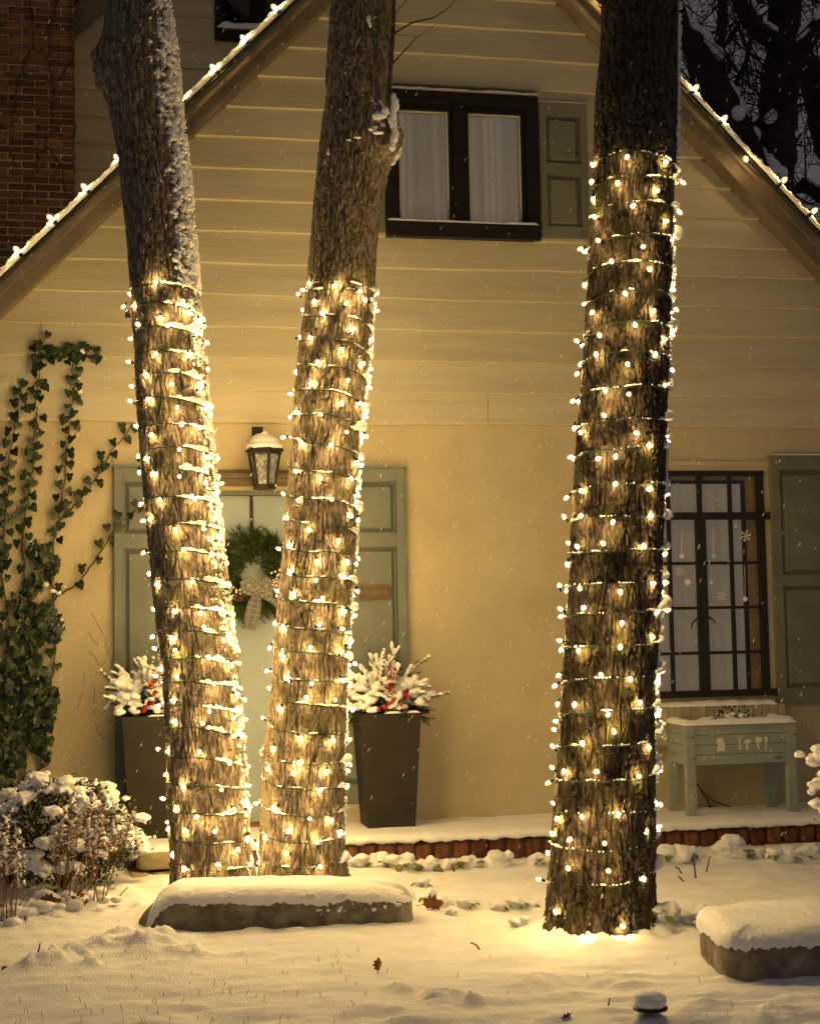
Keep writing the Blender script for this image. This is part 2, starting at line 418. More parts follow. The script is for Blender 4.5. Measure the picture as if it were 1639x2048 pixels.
def H(x, y):
    x = np.asarray(x, float); y = np.asarray(y, float); o = np.zeros_like(x)
    near = np.exp(-((x+0.3)**2 + (y+3.0)**2)/60.0)
    z = 0.030*perlin(np.stack([x*0.55, y*0.55, o+2.2], -1)) + near*(
        0.020*perlin(np.stack([x*1.7, y*2.3, o+5.2], -1)) + 0.013*perlin(np.stack([x*3.6, y*6.5, o+8.1], -1))
        + 0.0055*perlin(np.stack([x*13, y*19, o+1.1], -1)) + .0028*perlin(np.stack([x*27, y*31, o+4.1], -1)))
    for a, b in ((-1.36, -1.2), (-.85, -1.1), (.26, -2.55)): z = z + .030*np.exp(-((x-a)**2 + (y-b)**2)/.16)
    front = sstep(-3.0, -4.4, y)*near
    z = z + front*(0.024*perlin(np.stack([x*4.2, y*10, o+3.3], -1)) + 0.015*np.abs(perlin(np.stack([x*9, y*15, o+9.3], -1))))
    for a, b, r, h in LP:
        d2 = ((x-a)**2 + (y-b)**2)/(r*r)
        z = z + h*np.exp(-d2)*(.65 + .55*perlin(np.stack([x*14, y*14, o+a], -1)) + 1.1*np.abs(perlin(np.stack([x*21, y*25, o+b], -1))) + .35*perlin(np.stack([x*40, y*40, o+b], -1)))
    z = z + 0.030*sstep(-1.6, -0.8, y)                      # rises a little to the brick edge
    return z
def axis_coords(lo, hi, step, far):
    c = list(np.arange(lo, hi, step)); g = step*1.25; e = c[-1]
    while e < far: e += g; g *= 1.25; c.append(e)
    g = step*1.25; e = c[0]
    while e > -far: e -= g; g *= 1.25; c.insert(0, e)
    return np.array(c)
gx = axis_coords(-3.3, 3.6, 0.018, 400); gy = axis_coords(-4.9, -0.6, 0.017, 400)
LP[:, 3] *= 1.15
GX, GY = np.meshgrid(gx, gy)
GZ = H(GX, GY)
GZ = np.where(GY > 0.2, np.minimum(GZ, -0.05), GZ)
g_o = grid_obj('ground', np.stack([GX, GY, GZ], -1), 'snow_ground')
tag(g_o, 'snow-covered lawn in front of the house', kind='structure')
def on_ground(px, py):
    p = G(px, py, 0.02)
    for _ in range(3): p = G(px, py, float(H(p[0], p[1])))
    return p

# ================================================================== HOUSE
house = thing('house', (0.2, 0.0, 0.0), 'cream cottage with clapboard gable, green shutters and pale green front door', 'house')
RS = 1.018                                                   # rake slope
LA = np.array([-2.162, 3.628]); RA = np.array([2.704, 3.772])   # points on the lower edges of the two rake boards
apx = (RA[1]-LA[1] + RS*(RA[0]+LA[0])) / (2*RS); apz = LA[1] + RS*(apx-LA[0])
def rake_z(x): return np.where(np.asarray(x) < apx, LA[1] + RS*(x-LA[0]), RA[1] - RS*(x-RA[0]))
XL, XR = -4.1, 4.6
Z0 = 2.667; DZ = 0.2015
# openings
wl0 = float(W(1281, 1170)[0]); wr0 = 2.385; wb, wt = 0.905, 2.365
ux0, ux1, uz0, uz1 = -0.075, 0.835, 3.935, 4.775
dl, dr, dt = -1.36, -0.54, 2.25
outer = [(XL, -0.2), (XR, -0.2), (XR, float(rake_z(XR))), (apx, apz), (XL, float(rake_z(XL)))]
holes = [[(wl0, wb), (wl0, wt), (wr0, wt), (wr0, wb)], [(ux0, uz0), (ux0, uz1), (ux1, uz1), (ux1, uz0)], [(dl, 0.12), (dl, dt), (dr, dt), (dr, 0.12)]]
loops = [[Vector((a, 0, b)) for a, b in q] for q in [outer] + holes]
flat = [p for q in loops for p in q]
tris = tessellate_polygon(loops)
mb = MB(); mb.add([p[:] for p in flat], [])
fs = []
for t in tris:
    a, b, c = (np.array(flat[i]) for i in t)
    nrm = np.cross(b-a, c-a)
    fs.append(tuple(t) if nrm[1] < 0 else tuple(reversed(t)))
mb.f = fs
for q in holes:                                              # plastered reveals
    n = len(q)
    for i in range(n):
        (a, b), (c, d) = q[i], q[(i+1) % n]
        mb.add([(a, 0, b), (c, 0, d), (c, 0.16, d), (a, 0.16, b)], [(0, 1, 2, 3)])
mb.add([(XL, 0, -0.2), (XL, 5, -0.2), (XL, 5, float(rake_z(XL))), (XL, 0, float(rake_z(XL)))], [(0, 1, 2, 3)])
mb.add([(XR, 0, -0.2), (XR, 5, -0.2), (XR, 5, float(rake_z(XR))), (XR, 0, float(rake_z(XR)))], [(3, 2, 1, 0)])
wall = mb.build('wall', 'stucco', house)

def board(z, x0, x1, seed, y_off=0.0, m='siding', zcap=None, parent=house):
    n = max(3, int((x1-x0)/0.10)); xs = np.linspace(x0, x1, n); top = z + DZ + 0.012
    o = np.zeros(n)
    zb = z + 0.0075*perlin(np.stack([xs*1.1+seed*9, o+seed, o], -1)) + 0.004*perlin(np.stack([xs*4+seed*5, o+seed, o+2], -1))
    zt = np.full(n, top) if zcap is None else np.minimum(top, zcap(xs))
    zb = np.minimum(zb, zt-0.002)
    frac = (zt-z)/(DZ+0.012)
    yb = y_off - 0.032 + 0.003*perlin(np.stack([xs*2, o+seed, o+7], -1)); yt = y_off - 0.032 + 0.026*frac
    ringv = []
    for i in range(n):
        ringv += [(xs[i], y_off-0.002, zb[i]), (xs[i], yb[i]+.008, zb[i]), (xs[i], yb[i], min(zb[i]+.006, zt[i]-.001)), (xs[i], yt[i], zt[i]), (xs[i], y_off-0.002, zt[i])]
    f = [(i*5+k, i*5+(k+1) % 5, (i+1)*5+(k+1) % 5, (i+1)*5+k) for i in range(n-1) for k in range(5)]
    f += [(4, 3, 2, 1, 0), tuple((n-1)*5+k for k in range(5))]
    f = [tuple(reversed(q)) for q in f]
    b = MB(); b.add(ringv, f); return b.build('siding_board', m, parent)
k = 0
while Z0 + k*DZ < apz - 0.15:
    z = Z0 + k*DZ
    def zc(x): return rake_z(x) + 0.05
    a = max(XL+0.02, apx - (apz - z)/RS - 0.02); b = min(XR-0.02, apx + (apz - z)/RS + 0.02)
    if k == 0:
        jx = float(W(974, 820)[0]); segs = [(a, jx-0.002), (jx+0.002, b)]
    elif z + DZ > uz0 + 0.005 and z < uz1 - 0.005: segs = [(a, ux0-0.012), (ux1+0.012, b)]
    else: segs = [(a, b)]
    for s0, s1 in segs: board(z, s0, s1, k*1.7 + s0, zcap=zc)
    k += 1

# rake boards, roof and its snow
def rake_dir(side): return (np.array([1, 0, RS]) if side < 0 else np.array([-1, 0, RS]))/math.hypot(1, RS)
for side in (-1, 1):
    d = rake_dir(side); up = np.array([-d[2], 0, d[0]]) if side < 0 else np.array([d[2], 0, -d[0]])
    if up[2] < 0: up = -up
    base = np.array([LA[0], 0, LA[1]]) if side < 0 else np.array([RA[0], 0, RA[1]])
    L1 = (apx - base[0])/d[0]; e0 = base - d*2.4; e1 = base + d*L1
    def bar(name, m, lo, hi, y0, y1):
        q = MB(); p = [e0+up*lo, e1 + up*lo - 0*d, e1+up*hi, e0+up*hi]
        # mitre the ends at the ridge line
        p[1] = np.array([apx, 0, apz + lo*math.hypot(1, RS)]); p[2] = np.array([apx, 0, apz + hi*math.hypot(1, RS)])
        q.prism([(c[0], c[2]) for c in (p if side < 0 else p[::-1])], y0, y1); return q.build(name, m, house)
    bar('rake_board', 'fascia', 0.0, 0.098, -0.20, -0.17)
    bar('rake_moulding', 'fascia', 0.078, 0.128, -0.232, -0.203)
    bar('soffit', 'fascia', 0.012, 0.026, -0.168, -0.028)
    bar('roof', 'shingle', 0.131, 0.146, -0.255, 1.58 if side < 0 else 6.0)
    # snow lying on the roof, its edge uneven
    n = 420; ts = np.linspace(-2.4, L1, n); prof = 10
    P = np.zeros((n, prof, 3))
    for i, t in enumerate(ts):
        c = base + d*t + up*0.147
        th = 0.044*(1 + 0.20*float(perlin(np.array([t*6, side*3.3, 0.2]))) + 0.30*float(perlin(np.array([t*22, side*3.3, 4.2]))) + 0.18*float(perlin(np.array([t*60, side*3.3, 9.2]))))
        yy = -0.262 + 0.012*float(perlin(np.array([t*15, side, 1.0])))
        pr = [(0.0, 0.004), (-0.014, 0.012), (-0.018, 0.4*th), (-0.012, 0.75*th), (0.004, 0.94*th), (0.03, th), (0.08, 1.03*th), (0.3, 1.05*th), (0.8, 1.05*th), (1.75 if side < 0 else 5.5, 1.05*th)]
        for j, (a, b) in enumerate(pr): P[i, j] = c + up*b + np.array([0, yy + a, 0])
    grid_obj('snow', P, 'snow', house)

# rear wing: siding wall, its rake, a dark window, the brick chimney
WY = 1.6
mb = MB(); mb.box((-5.2, WY, 2.2), (1.2, WY+0.15, 9.5)); mb.build('wing_wall', 'wing_siding', house)
wp = W(152, 85, WY); wq = W(212, 30, WY)
w_slope = 1.0
def wing_rake(x): return wp[2] + w_slope*(x-wp[0])
zs = float(W(330, 242, WY)[2]); wx0, wx1 = float(W(430, 40, WY)[0]), float(W(578, 40, WY)[0]); wz0 = float(W(500, 78, WY)[2])
for k in range(-9, 17):
    z = zs + k*DZ*0.985
    a = max(-4.2, wp[0] + (z - wp[2])/w_slope - 0.25); b = 0.4
    if z + DZ > wz0 + 0.06:
        if a < wx0-0.02: board(z, a, wx0-0.01, k*2.1, WY, 'wing_siding')
        board(z, wx1+0.01, b, k*2.1+5, WY, 'wing_siding')
    else: board(z, a, b, k*2.1, WY, 'wing_siding')
d = np.array([1, 0, w_slope])/math.hypot(1, w_slope); up = np.array([-d[2], 0, d[0]])
e0 = np.array([wp[0], 0, wp[2]]) - d*0.75; e1 = e0 + d*4.2
for nm, m, lo, hi, y0, y1 in (('rake_board', 'fascia', 0, 0.17, WY-0.12, WY-0.08), ('roof', 'shingle', 0.175, 0.22, WY-0.18, WY+1.5), ('snow', 'snow', 0.222, 0.28, WY-0.19, WY+1.5)):
    q = MB(); p = [e0+up*lo, e1+up*lo, e1+up*hi, e0+up*hi]; q.prism([(c[0], c[2]) for c in p], y0, y1); q.build(nm, m, house)
wx1b, wz1 = wx1, wz0 + 1.0
win3 = MB()
for a, b in (((wx0, WY-0.05, wz0-0.03), (wx1, WY+0.02, wz0+0.045)), ((wx0, WY-0.045, wz0+0.046), (wx0+0.05, WY+0.02, wz1)), ((wx1-0.05, WY-0.045, wz0+0.046), (wx1, WY+0.02, wz1)), ((wx0+0.051, WY-0.045, wz1-0.06), (wx1-0.051, WY+0.02, wz1))): win3.box(a, b)
w3 = win3.build('window', 'darkwood', house)
MB().box((wx0+0.05, WY-0.012, wz0+0.045), (wx1-0.05, WY-0.006, wz1-0.06)).build('pane', 'pane_glass', w3)
MB().box((wx0+0.05, WY-0.004, wz0+0.045), (wx1-0.05, WY-0.001, wz1-0.06)).build('dark_backing', 'room', w3)  # near-black sheet stands in for the unlit room behind the pane
snow_strip('snow', (wx0+0.01, WY-0.045, wz0+0.046), (wx1-0.02, WY-0.045, wz0+0.046), 0.06, 0.055, w3, seed=3)

ch = MB(); CY = 1.22
cx1 = float(W(149, 250, CY)[0]); cx0 = cx1 - 0.95; cz0 = 2.6; cz1 = 7.2
ch.box((cx0+0.006, CY+0.006, cz0), (cx1-0.006, WY-0.002, cz1)); chim = ch.build('chimney', 'mortar', house)
bh, bl, jt = 0.0525, 0.170, 0.010
bm_ = MB(); bm_.box((-bl/2, -0.05, -bh/2+jt/2), (bl/2, 0.05, bh/2-jt/2))
me_full = bm_.mesh('brick', 'brick')
for nm_, hl in (('half', bl/2),):
    q = MB(); q.box((-hl/2, -0.05, -bh/2+jt/2), (hl/2, 0.05, bh/2-jt/2)); me_half = q.mesh('brick', 'brick')
row = 0; z = 4.0 - 12*bh
while z < 6.05:
    x = cx1; first = True
    while x > cx0 + 0.05:
        half = (row % 2 == 1) and first
        ln = bl/2 if half else bl
        if x - ln < cx0: break
        if z > 3.55 + (x - cx0)*0.55 - 0.2:
            link('brick', me_half if half else me_full, chim, (x - ln/2 + rng.uniform(-.002, .002), CY + 0.05 - 0.003 + rng.uniform(-.004, .004), z + rng.uniform(-.0015, .0015)),
                 (rng.uniform(-.01, .01), rng.uniform(-.006, .006), rng.uniform(-.012, .012)))
        x -= ln + jt; first = False
    z += bh; row += 1
vine = MB()
for pts in ([(118,-10),(100,60),(96,120),(110,180),(102,260),(70,330),(40,420)], [(145,-5),(138,50),(146,120),(120,160),(60,175),(10,140)], [(60,-10),(70,80),(40,160),(20,260),(30,380)], [(90,290),(120,330),(140,420),(150,470)], [(146,230),(152,260),(146,300)]):
    P = [W(a, b, CY-0.012) for a, b in pts]
    Q = []
    for i in range(len(P)-1):
        for t in np.linspace(0, 1, 6, endpoint=False): Q.append(P[i]*(1-t)+P[i+1]*t + np.array([rng.uniform(-.012, .012), rng.uniform(-.006, .002), rng.uniform(-.01, .01)]))
    vine.tube(Q, np.linspace(.006, .003, len(Q)), 5)
vo = vine.build('bare_vine', 'twig'); tag(vo, 'leafless brown vine stems clinging to the brick chimney', 'vine')

# ---- front door with side panels
def panel_unit(name, x0, x1, z0, z1, y, fields, m, parent, t=0.035, stile=0.055):
    """frame-and-panel leaf whose front is at y"""
    zs_ = [z0] + [v for f in fields for v in f] + [z1]
    q = MB()
    q.box((x0, y, z0), (x0+stile, y+t, z1)); q.box((x1-stile, y, z0), (x1, y+t, z1))
    q.box((x0+stile+.001, y+.001, z0), (x1-stile-.001, y+t, fields[0][0]))
    for i in range(len(fields)-1): q.box((x0+stile+.001, y+.001, fields[i][1]), (x1-stile-.001, y+t, fields[i+1][0]))
    q.box((x0+stile+.001, y+.001, fields[-1][1]), (x1-stile-.001, y+t, z1))
    o = q.build(name, m, parent)
    for a, b in fields:
        x_0, x_1 = x0+stile+.002, x1-stile-.002; g = min(0.034, (b-a)*0.2)
        y1_, y2_ = y+t*0.75, y+t*0.22
        v = [(x_0, y1_, a), (x_1, y1_, a), (x_1, y1_, b), (x_0, y1_, b),
             (x_0+g*.35, y1_, a+g*.35), (x_1-g*.35, y1_, a+g*.35), (x_1-g*.35, y1_, b-g*.35), (x_0+g*.35, y1_, b-g*.35),
             (x_0+g, y2_, a+g), (x_1-g, y2_, a+g), (x_1-g, y2_, b-g), (x_0+g, y2_, b-g)]
        f = [(i, (i+1) % 4, 4+(i+1) % 4, 4+i) for i in range(4)] + [(4+i, 4+(i+1) % 4, 8+(i+1) % 4, 8+i) for i in range(4)] + [(8, 9, 10, 11)]
        MB().add(v, f).build('panel', m, o)
    return o
zA = float(W(500, 1068)[2]); zB = float(W(500, 1096)[2])
pl_x0, pl_x1, pr_x0, pr_x1 = -1.846, -1.375, -0.525, -0.046
panel_unit('door_side_panel', pl_x0, pl_x1, 0.30, 2.386, -0.05, [(0.42, zB), (zA, 2.30)], 'sage', house, 0.045)
pr = panel_unit('door_side_panel', pr_x0, pr_x1, 0.30, 2.386, -0.05, [(0.42, zB), (zA, 2.30)], 'sage', house, 0.045)
for x0, x1 in ((pl_x0-.012, pl_x1+.01), (pr_x0-.01, pr_x1+.012)):
    MB().box((x0, -0.062, 2.3865), (x1, -0.004, 2.402)).build('panel_cap', 'sage', house)
for x0, x1 in ((pl_x0+0.005, -1.62), (-1.615, pl_x1), (pr_x0, -0.275), (-0.270, pr_x1-0.005)):
    MB().box((x0, -0.058+rng.uniform(0, .006), 0.10), (x1, -0.004, 0.297)).build('plinth_stone', 'plinth', house)
ms = W(749, 1185, -0.06)
q = MB(); hx, hz = 0.100, 0.042
for a, b in (((-hx, 0, -hz), (hx, 0.012, -hz+.014)), ((-hx, 0, hz-.014), (hx, 0.012, hz)), ((-hx, 0.0005, -hz+.0145), (-hx+.014, 0.012, hz-.0145)), ((hx-.014, 0.0005, -hz+.0145), (hx, 0.012, hz-.0145))):
    q.box(np.array(a)+[ms[0], -0.062, ms[2]], np.array(b)+[ms[0], -0.062, ms[2]])
slot = q.build('mail_slot', 'brass', pr)
MB().box((ms[0]-.085, -0.0555, ms[2]-.027), (ms[0]+.085, -0.050, ms[2]+.027)).build('mail_flap', 'lintel', pr)
door = MB().box((dl+.004, 0.07, 0.20), (dr-.004, 0.115, dt-.03)).build('door', 'mint', house)
MB().box((dl, -0.028, 0.12), (dr, 0.12, 0.198)).build('threshold', 'threshold', house)
for y0, z0_, z1_ in ((-0.052, 2.275, 2.32), (-0.070, 2.321, 2.348), (-0.046, 2.349, 2.375)):
    MB().box((pl_x1+.012, y0, z0_), (pr_x0-.012, 0.0-.003, z1_)).build('lintel_moulding', 'lintel', house)
MB().box((dl, 0.02, dt-.028), (dr, 0.12, dt-.002)).build('door_head', 'sage', house)
for x in (dl+.001, dr-.036): MB().box((x, 0.025, 0.20), (x+.035, 0.068, dt-.03)).build('door_jamb', 'sage', house)

# ---- window in the gable with its shutters
def bars(q, rects, y0, y1):
    for x0, x1, z0, z1 in rects: q.box((x0, y0, z0), (x1, y1, z1))
w1 = MB(); f0, f1 = ux0-0.062, ux1+0.045; g0, g1 = uz0-0.06, uz1+0.055
bars(w1, [(f0, f1, g0, uz0+.012), (f0, f1, uz1-.012, g1)], -0.075, 0.10)
bars(w1, [(f0, ux0+.012, uz0+.0125, uz1-.0125), (ux1-.035, f1, uz0+.0125, uz1-.0125)], -0.074, 0.10)
w1o = w1.build('window', 'darkwood', house)
xm = float(W(917, 330)[0])
MB().box((xm-.045, -0.050, uz0+.013), (xm+.04, 0.10, uz1-.013)).build('mullion', 'darkwood', w1o)
MB().box((f0-.004, -0.105, uz0-.005), (f1-.02, -0.0755, uz0+.028)).build('sill', 'darkwood', w1o)
for x0, x1 in ((ux0+.013, xm-.046), (xm+.041, ux1-.036)):
    q = MB(); bars(q, [(x0, x1, uz0+.0135, uz0+.045), (x0, x1, uz1-.055, uz1-.0135), (x0, x0+.022, uz0+.0455, uz1-.0555), (x1-.022, x1, uz0+.0455, uz1-.0555)], -0.02, 0.03)
    q.build('sash', 'darkwood', w1o)
    q = MB(); a0, a1, b0, b1 = x0+.0225, x1-.0225, uz0+.0455, uz1-.0555
    bars(q, [(a0, a1, b0, b0+.012), (a0, a1, b1-.012, b1), (a0, a0+.012, b0+.0122, b1-.0122), (a1-.012, a1, b0+.0122, b1-.0122)], 0.0, 0.02)
    q.build('inner_frame', 'sash_white', w1o)
    MB().box((a0+.002, 0.006, b0+.002), (a1-.002, 0.010, b1-.002)).build('pane', 'pane_glass', w1o)
    n = 90; xs = np.linspace(x0, x1, n); zz = np.linspace(uz0, uz1, 12); P = np.zeros((12, n, 3))
    for i, zv in enumerate(zz):
        ph = 0.4*i/12
        P[i, :, 0] = xs; P[i, :, 2] = zv
        P[i, :, 1] = 0.085 + 0.016*np.sin(xs*95 + 2.2*np.sin(xs*21) + ph) + 0.012*np.sin(xs*31+1+ph)
    grid_obj('curtain', P, 'curtain', w1o)
MB().box((ux0, 0.15, uz0), (ux1, 0.159, uz1)).build('backing', 'room', w1o)
snow_strip('snow', (f0-.005, -0.072, g1), (f1+.005, -0.072, g1), 0.05, 0.020, w1o, seed=5)
snow_strip('snow', (f0, -0.09, uz0+.028), (f1-.02, -0.09, uz0+.028), 0.035, 0.020, w1o, seed=8)
sx0, sx1 = float(W(1073, 350)[0])+.004, float(W(1170, 350)[0]); sz0, sz1 = 3.90, 4.80
fa = [(sz0+.075, float(W(1120, 355)[2])), (float(W(1120, 332)[2]), sz1-.085)]
sh1 = panel_unit('shutter', sx0, sx1, sz0, sz1, -0.062, fa, 'shutter', house, 0.036, 0.047)
snow_strip('snow', (sx0, -0.05, sz1), (sx1, -0.05, sz1), 0.03, 0.012, sh1, seed=2)
panel_unit('shutter', f0-.006-(sx1-sx0), f0-.006, sz0, sz1, -0.062, fa, 'shutter', house, 0.036, 0.047)

# ---- leaded casement beside the planter
w2 = MB(); th = 0.022
bars(w2, [(wl0, wr0+.012, wt-.022, wt+.012)], -0.012, 0.03)
bars(w2, [(wl0, wl0+.04, wb+.03, wt-.0225), (wr0-.035, wr0+.01, wb+.03, wt-.0225)], -0.010, 0.03)
bars(w2, [(wl0-.02, wr0+.05, wb-.012, wb+.0295)], -0.035, 0.03)
w2o = w2.build('window', 'iron', house)
zbar = [float(W(1450, v)[2]) for v in (1032, 1126, 1215, 1305)]
xmid = float(W(1403, 1170)[0]); xt1 = float(W(1340, 1170)[0]); xt2 = float(W(1464, 1170)[0])
MB().box((wl0+.0405, -0.02, zbar[0]-.024), (wr0+.045, 0.02, zbar[0]+.024)).build('transom', 'iron', w2o)
MB().box((xmid-.034, -0.013, wb+.03), (xmid+.034, 0.02, zbar[0]-.0245)).build('mullion', 'iron', w2o)
MB().box((xmid-.016, -0.006, zbar[0]+.0245), (xmid+.016, 0.016, wt-.0225)).build('muntin', 'iron', w2o)
for x in (xt1, xt2):
    MB().box((x-.013, -0.004, wb+.03), (x+.013, 0.014, zbar[0]-.0245)).build('muntin', 'iron', w2o)
    MB().box((x-.013, -0.004, zbar[0]+.0245), (x+.013, 0.014, wt-.0225)).build('muntin', 'iron', w2o)
for zv in zbar[1:]:
    for x0, x1 in ((wl0+.0405, xmid-.0345), (xmid+.0345, wr0-.0355)): MB().box((x0, -0.0025, zv-.010), (x1, 0.0125, zv+.010)).build('muntin', 'iron', w2o)
cols = [wl0+.04, xt1, xmid, xt2, wr0-.035]; rows = [wb+.03] + zbar[::-1] + [wt-.022]
for i in range(4):
    for j in range(5):
        if i == 0 and j > 2: pass
        o = MB().box((cols[i]+.001, 0.0150, rows[j]+.001), (cols[i+1]-.001, 0.0185, rows[j+1]-.001)).build('pane', 'pane_glass', w2o)
        o.rotation_euler = (0, 0, 0)
q = MB(); bars(q, [(wl0+.001, wr0-.001, wt-.006, wt-.0005), (wr0-.006, wr0-.0005, wb+.03, wt-.0065), (wl0+.0005, wl0+.006, wb+.03, wt-.0065), (wl0+.001, wr0-.001, wb+.0005, wb+.006)], 0.031, 0.159)
q.build('reveal', 'gold_wood', w2o)
q = MB(); bars(q, [(wl0+.01, wr0-.075, wt-.062, wt-.042), (wr0-.095, wr0-.072, wb+.02, wt-.0625)], 0.115, 0.135); q.build('inner_frame', 'iron', w2o)
n = 150; xs = np.linspace(wl0+.007, wr0-.072, n); zz = np.linspace(wb+.01, wt-.045, 14); P = np.zeros((14, n, 3))
for i, zv in enumerate(zz):
    P[i, :, 0] = xs; P[i, :, 2] = zv
    P[i, :, 1] = 0.145 + 0.007*np.sin(xs*60 + 2*np.sin(xs*11) + .2*i/14) + 0.003*np.sin(xs*23+1)
grid_obj('curtain', P, 'sheer', w2o)
MB().box((wl0, 0.160, wb), (wr0, 0.168, wt)).build('backing', 'room', w2o)
MB().box((wr0-.070, 0.138, wb+.007), (wr0-.007, 0.150, wt-.007)).build('inner_casing', 'gold_wood', w2o)
MB().box((wl0+.007, 0.138, wt-.040), (wr0-.0705, 0.150, wt-.007)).build('inner_casing', 'gold_wood', w2o)
hz_ = float(W(1400, 1238)[2])
for s in (-1, 1):
    hl = 1.0 if s < 0 else .55; q = MB(); q.tube([(xmid+s*.03, -0.02, hz_+.01), (xmid+s*(.03+.03*hl), -0.03, hz_), (xmid+s*(.03+.06*hl), -0.035, hz_-.025*hl), (xmid+s*(.03+.07*hl), -0.035, hz_-.065*hl)], [.009, .006, .005, .004], 6); q.build('handle', 'iron', w2o)
# window stickers
def flake(q, c, r, y, arms=6):
    for k in range(arms):
        a = math.pi*2*k/arms + .26; dv = np.array([math.cos(a), 0, math.sin(a)])
        q.plank(np.array([c[0], y, c[2]]) + dv*r*.12, np.array([c[0], y, c[2]]) + dv*r, (-dv[2], 0, dv[0]), r*.16, .0008)
        for s in (-1, 1):
            b_ = a + s*.8; dw = np.array([math.cos(b_), 0, math.sin(b_)])
            st = np.array([c[0], y, c[2]]) + dv*r*.55; q.plank(st, st + dw*r*.36, (-dw[2], 0, dw[0]), r*.10, .0008)
YD = 0.0138
def disc(q, c, r, y): q.add([(c[0]+r*math.cos(t), y, c[2]+r*math.sin(t)) for t in np.linspace(0, 2*math.pi, 14, endpoint=False)], [tuple(range(13, -1, -1))])
for a, b, r in ((1357, 1143, .035), (1490, 1072, .040), (1443, 1192, .034)):
    q = MB(); flake(q, W(a, b, YD), r, YD); q.build('sticker', 'decal', w2o)
for a, b, r in ((1374, 1164, .020), (1470, 1051, .016), (1328, 1188, .014)):
    q = MB(); disc(q, W(a, b, YD), r, YD); q.build('sticker', 'decal', w2o)
for a, b0, b1, r in ((1361, 1062, 1112, .018), (1425, 1055, 1112, .014), (1420, 1132, 1165, .014), (1488, 1130, 1198, .017)):
    q = MB(); t_, c = W(a, b0, YD), W(a+1, b1, YD)
    q.plank(t_, c + np.array([0, 0, r]), (1, 0, 0), .003, .0008); disc(q, c, r, YD-.0012); q.build('sticker', 'decal', w2o)
for x in (0,):
    fs_ = [(float(W(1600, 1375)[2]), float(W(1600, 1172)[2])), (float(W(1600, 1150)[2]), float(W(1600, 942)[2]))]
    s0 = float(W(1541, 1150)[0]); 
    sh2 = panel_unit('shutter', s0, s0+0.46, float(W(1600, 1405)[2]), float(W(1600, 912)[2]), -0.05, fs_, 'shutter', house, 0.042, 0.062)
    snow_strip('snow', (s0, -0.03, float(W(1600, 912)[2])), (s0+.46, -0.03, float(W(1600, 912)[2])), 0.035, 0.010, sh2, seed=4)
# drip ledge above the casement
mb = MB(); mb.box((wl0-.1, -0.018, wt+.045), (wr0+.12, -0.003, wt+.075)); mb.build('ledge', 'stucco', house)

# ================================================================== TERRACE with brick edge
TX0 = float(W(262, 1690, -0.7)[0]); TY = -0.66
terr = thing('terrace', (0.5, TY, 0.0), 'low brick-edged terrace along the house wall under thick snow', None, kind='structure')
MB().box((TX0+.30, TY+.03, -0.1), (4.6, -0.004, 0.138)).build('core', 'edge_mortar', terr)
eb = 0.108
def worn_brick(w, dpt, h, seed):
    v, f = ICO[2]
    s = np.sign(v)*np.abs(v)**0.45
    s = s/np.max(np.abs(s), axis=0)
    return v, f, s*np.array([w/2, dpt/2, h/2])*(1 + .05*perlin(v*2+seed)[:, None])
brick_meshes = []
for k in range(6):
    v, f, s = worn_brick(eb-.010, .12, .150, k*3.3); brick_meshes.append(MB().add(s, f).mesh('brick', 'edge_brick', True))
x = TX0 + 0.36
while x < 4.5:
    link('brick', brick_meshes[rng.randrange(6)], terr, (x, TY+.055+rng.uniform(-.008, .004), 0.072+rng.uniform(-.008, .004)), (rng.uniform(-.04, .04), rng.uniform(-.05, .05), rng.uniform(-.05, .05)))
    x += eb + rng.uniform(-.004, .006)
for dx0, dx1, z0, z1, dy in ((0.03, 0.37, 0.060, 0.158, -.03), (-0.01, 0.10, -0.06, 0.05, -.05), (0.105, 0.345, -0.06, 0.048, -.045)):
    q = MB(); v, f = ICO[3]; s = np.sign(v)*np.abs(v)**0.28; s = s/np.max(np.abs(s), axis=0)
    c = np.array([TX0+(dx0+dx1)/2, TY+.10+dy, (z0+z1)/2]); hs = np.array([(dx1-dx0)/2, .14, (z1-z0)/2])
    q.add(c + s*hs*(1+.04*perlin(v*2.5+dx0*9)[:, None]), f); q.build('edging_stone', 'mossy_stone', terr, True)
for k_ in range(4):
    q = MB(); v, f, s = worn_brick(.10, .16, .13, 50+k_); q.add(s + np.array([TX0+.02, TY+.30+k_*.12, 0.06]), f); q.build('brick', 'edge_brick', terr, True)
n = 520; xs = np.linspace(TX0-.005, 4.6, n); ys = [(0.0, .182), (-.12, .184), (-.28, .188), (-.42, .190), (-.54, .190), (-.62, .189), (-.665, .184), (-.692, .172), (-.700, .156), (-.692, .142), (-.665, .138)]
P = np.zeros((n, len(ys), 3))
for i, xv in enumerate(xs):
    e = 0.016*float(perlin(np.array([xv*2.3, 4, 4]))); rag = 0.012*float(perlin(np.array([xv*14, 3, 1]))) + .007*float(perlin(np.array([xv*43, 3, 7])))
    left = math.sqrt(max(0.0, min(1.0, (xv - xs[0])/0.05)))
    for j, (yv, zv) in enumerate(ys):
        w = j/(len(ys)-1)
        zz_ = .136 + (zv-.136)*(left if j < 8 else 1) + (e*.35 if j < 7 else rag*(0.4 if j < 8 else 1.0)) + .006*float(perlin(np.array([xv*3, yv*5, 2])))
        if j == 0: zz_ += .016*max(0, float(perlin(np.array([xv*5, 1, 2])))) 
        yy_ = yv + (0 if j < 3 else (rag*.7 + .018*float(perlin(np.array([xv*1.4, 8, 4]))))*w)
        P[i, j] = (xv, yy_-.001, zz_)
grid_obj('snow', P, 'snow', terr)

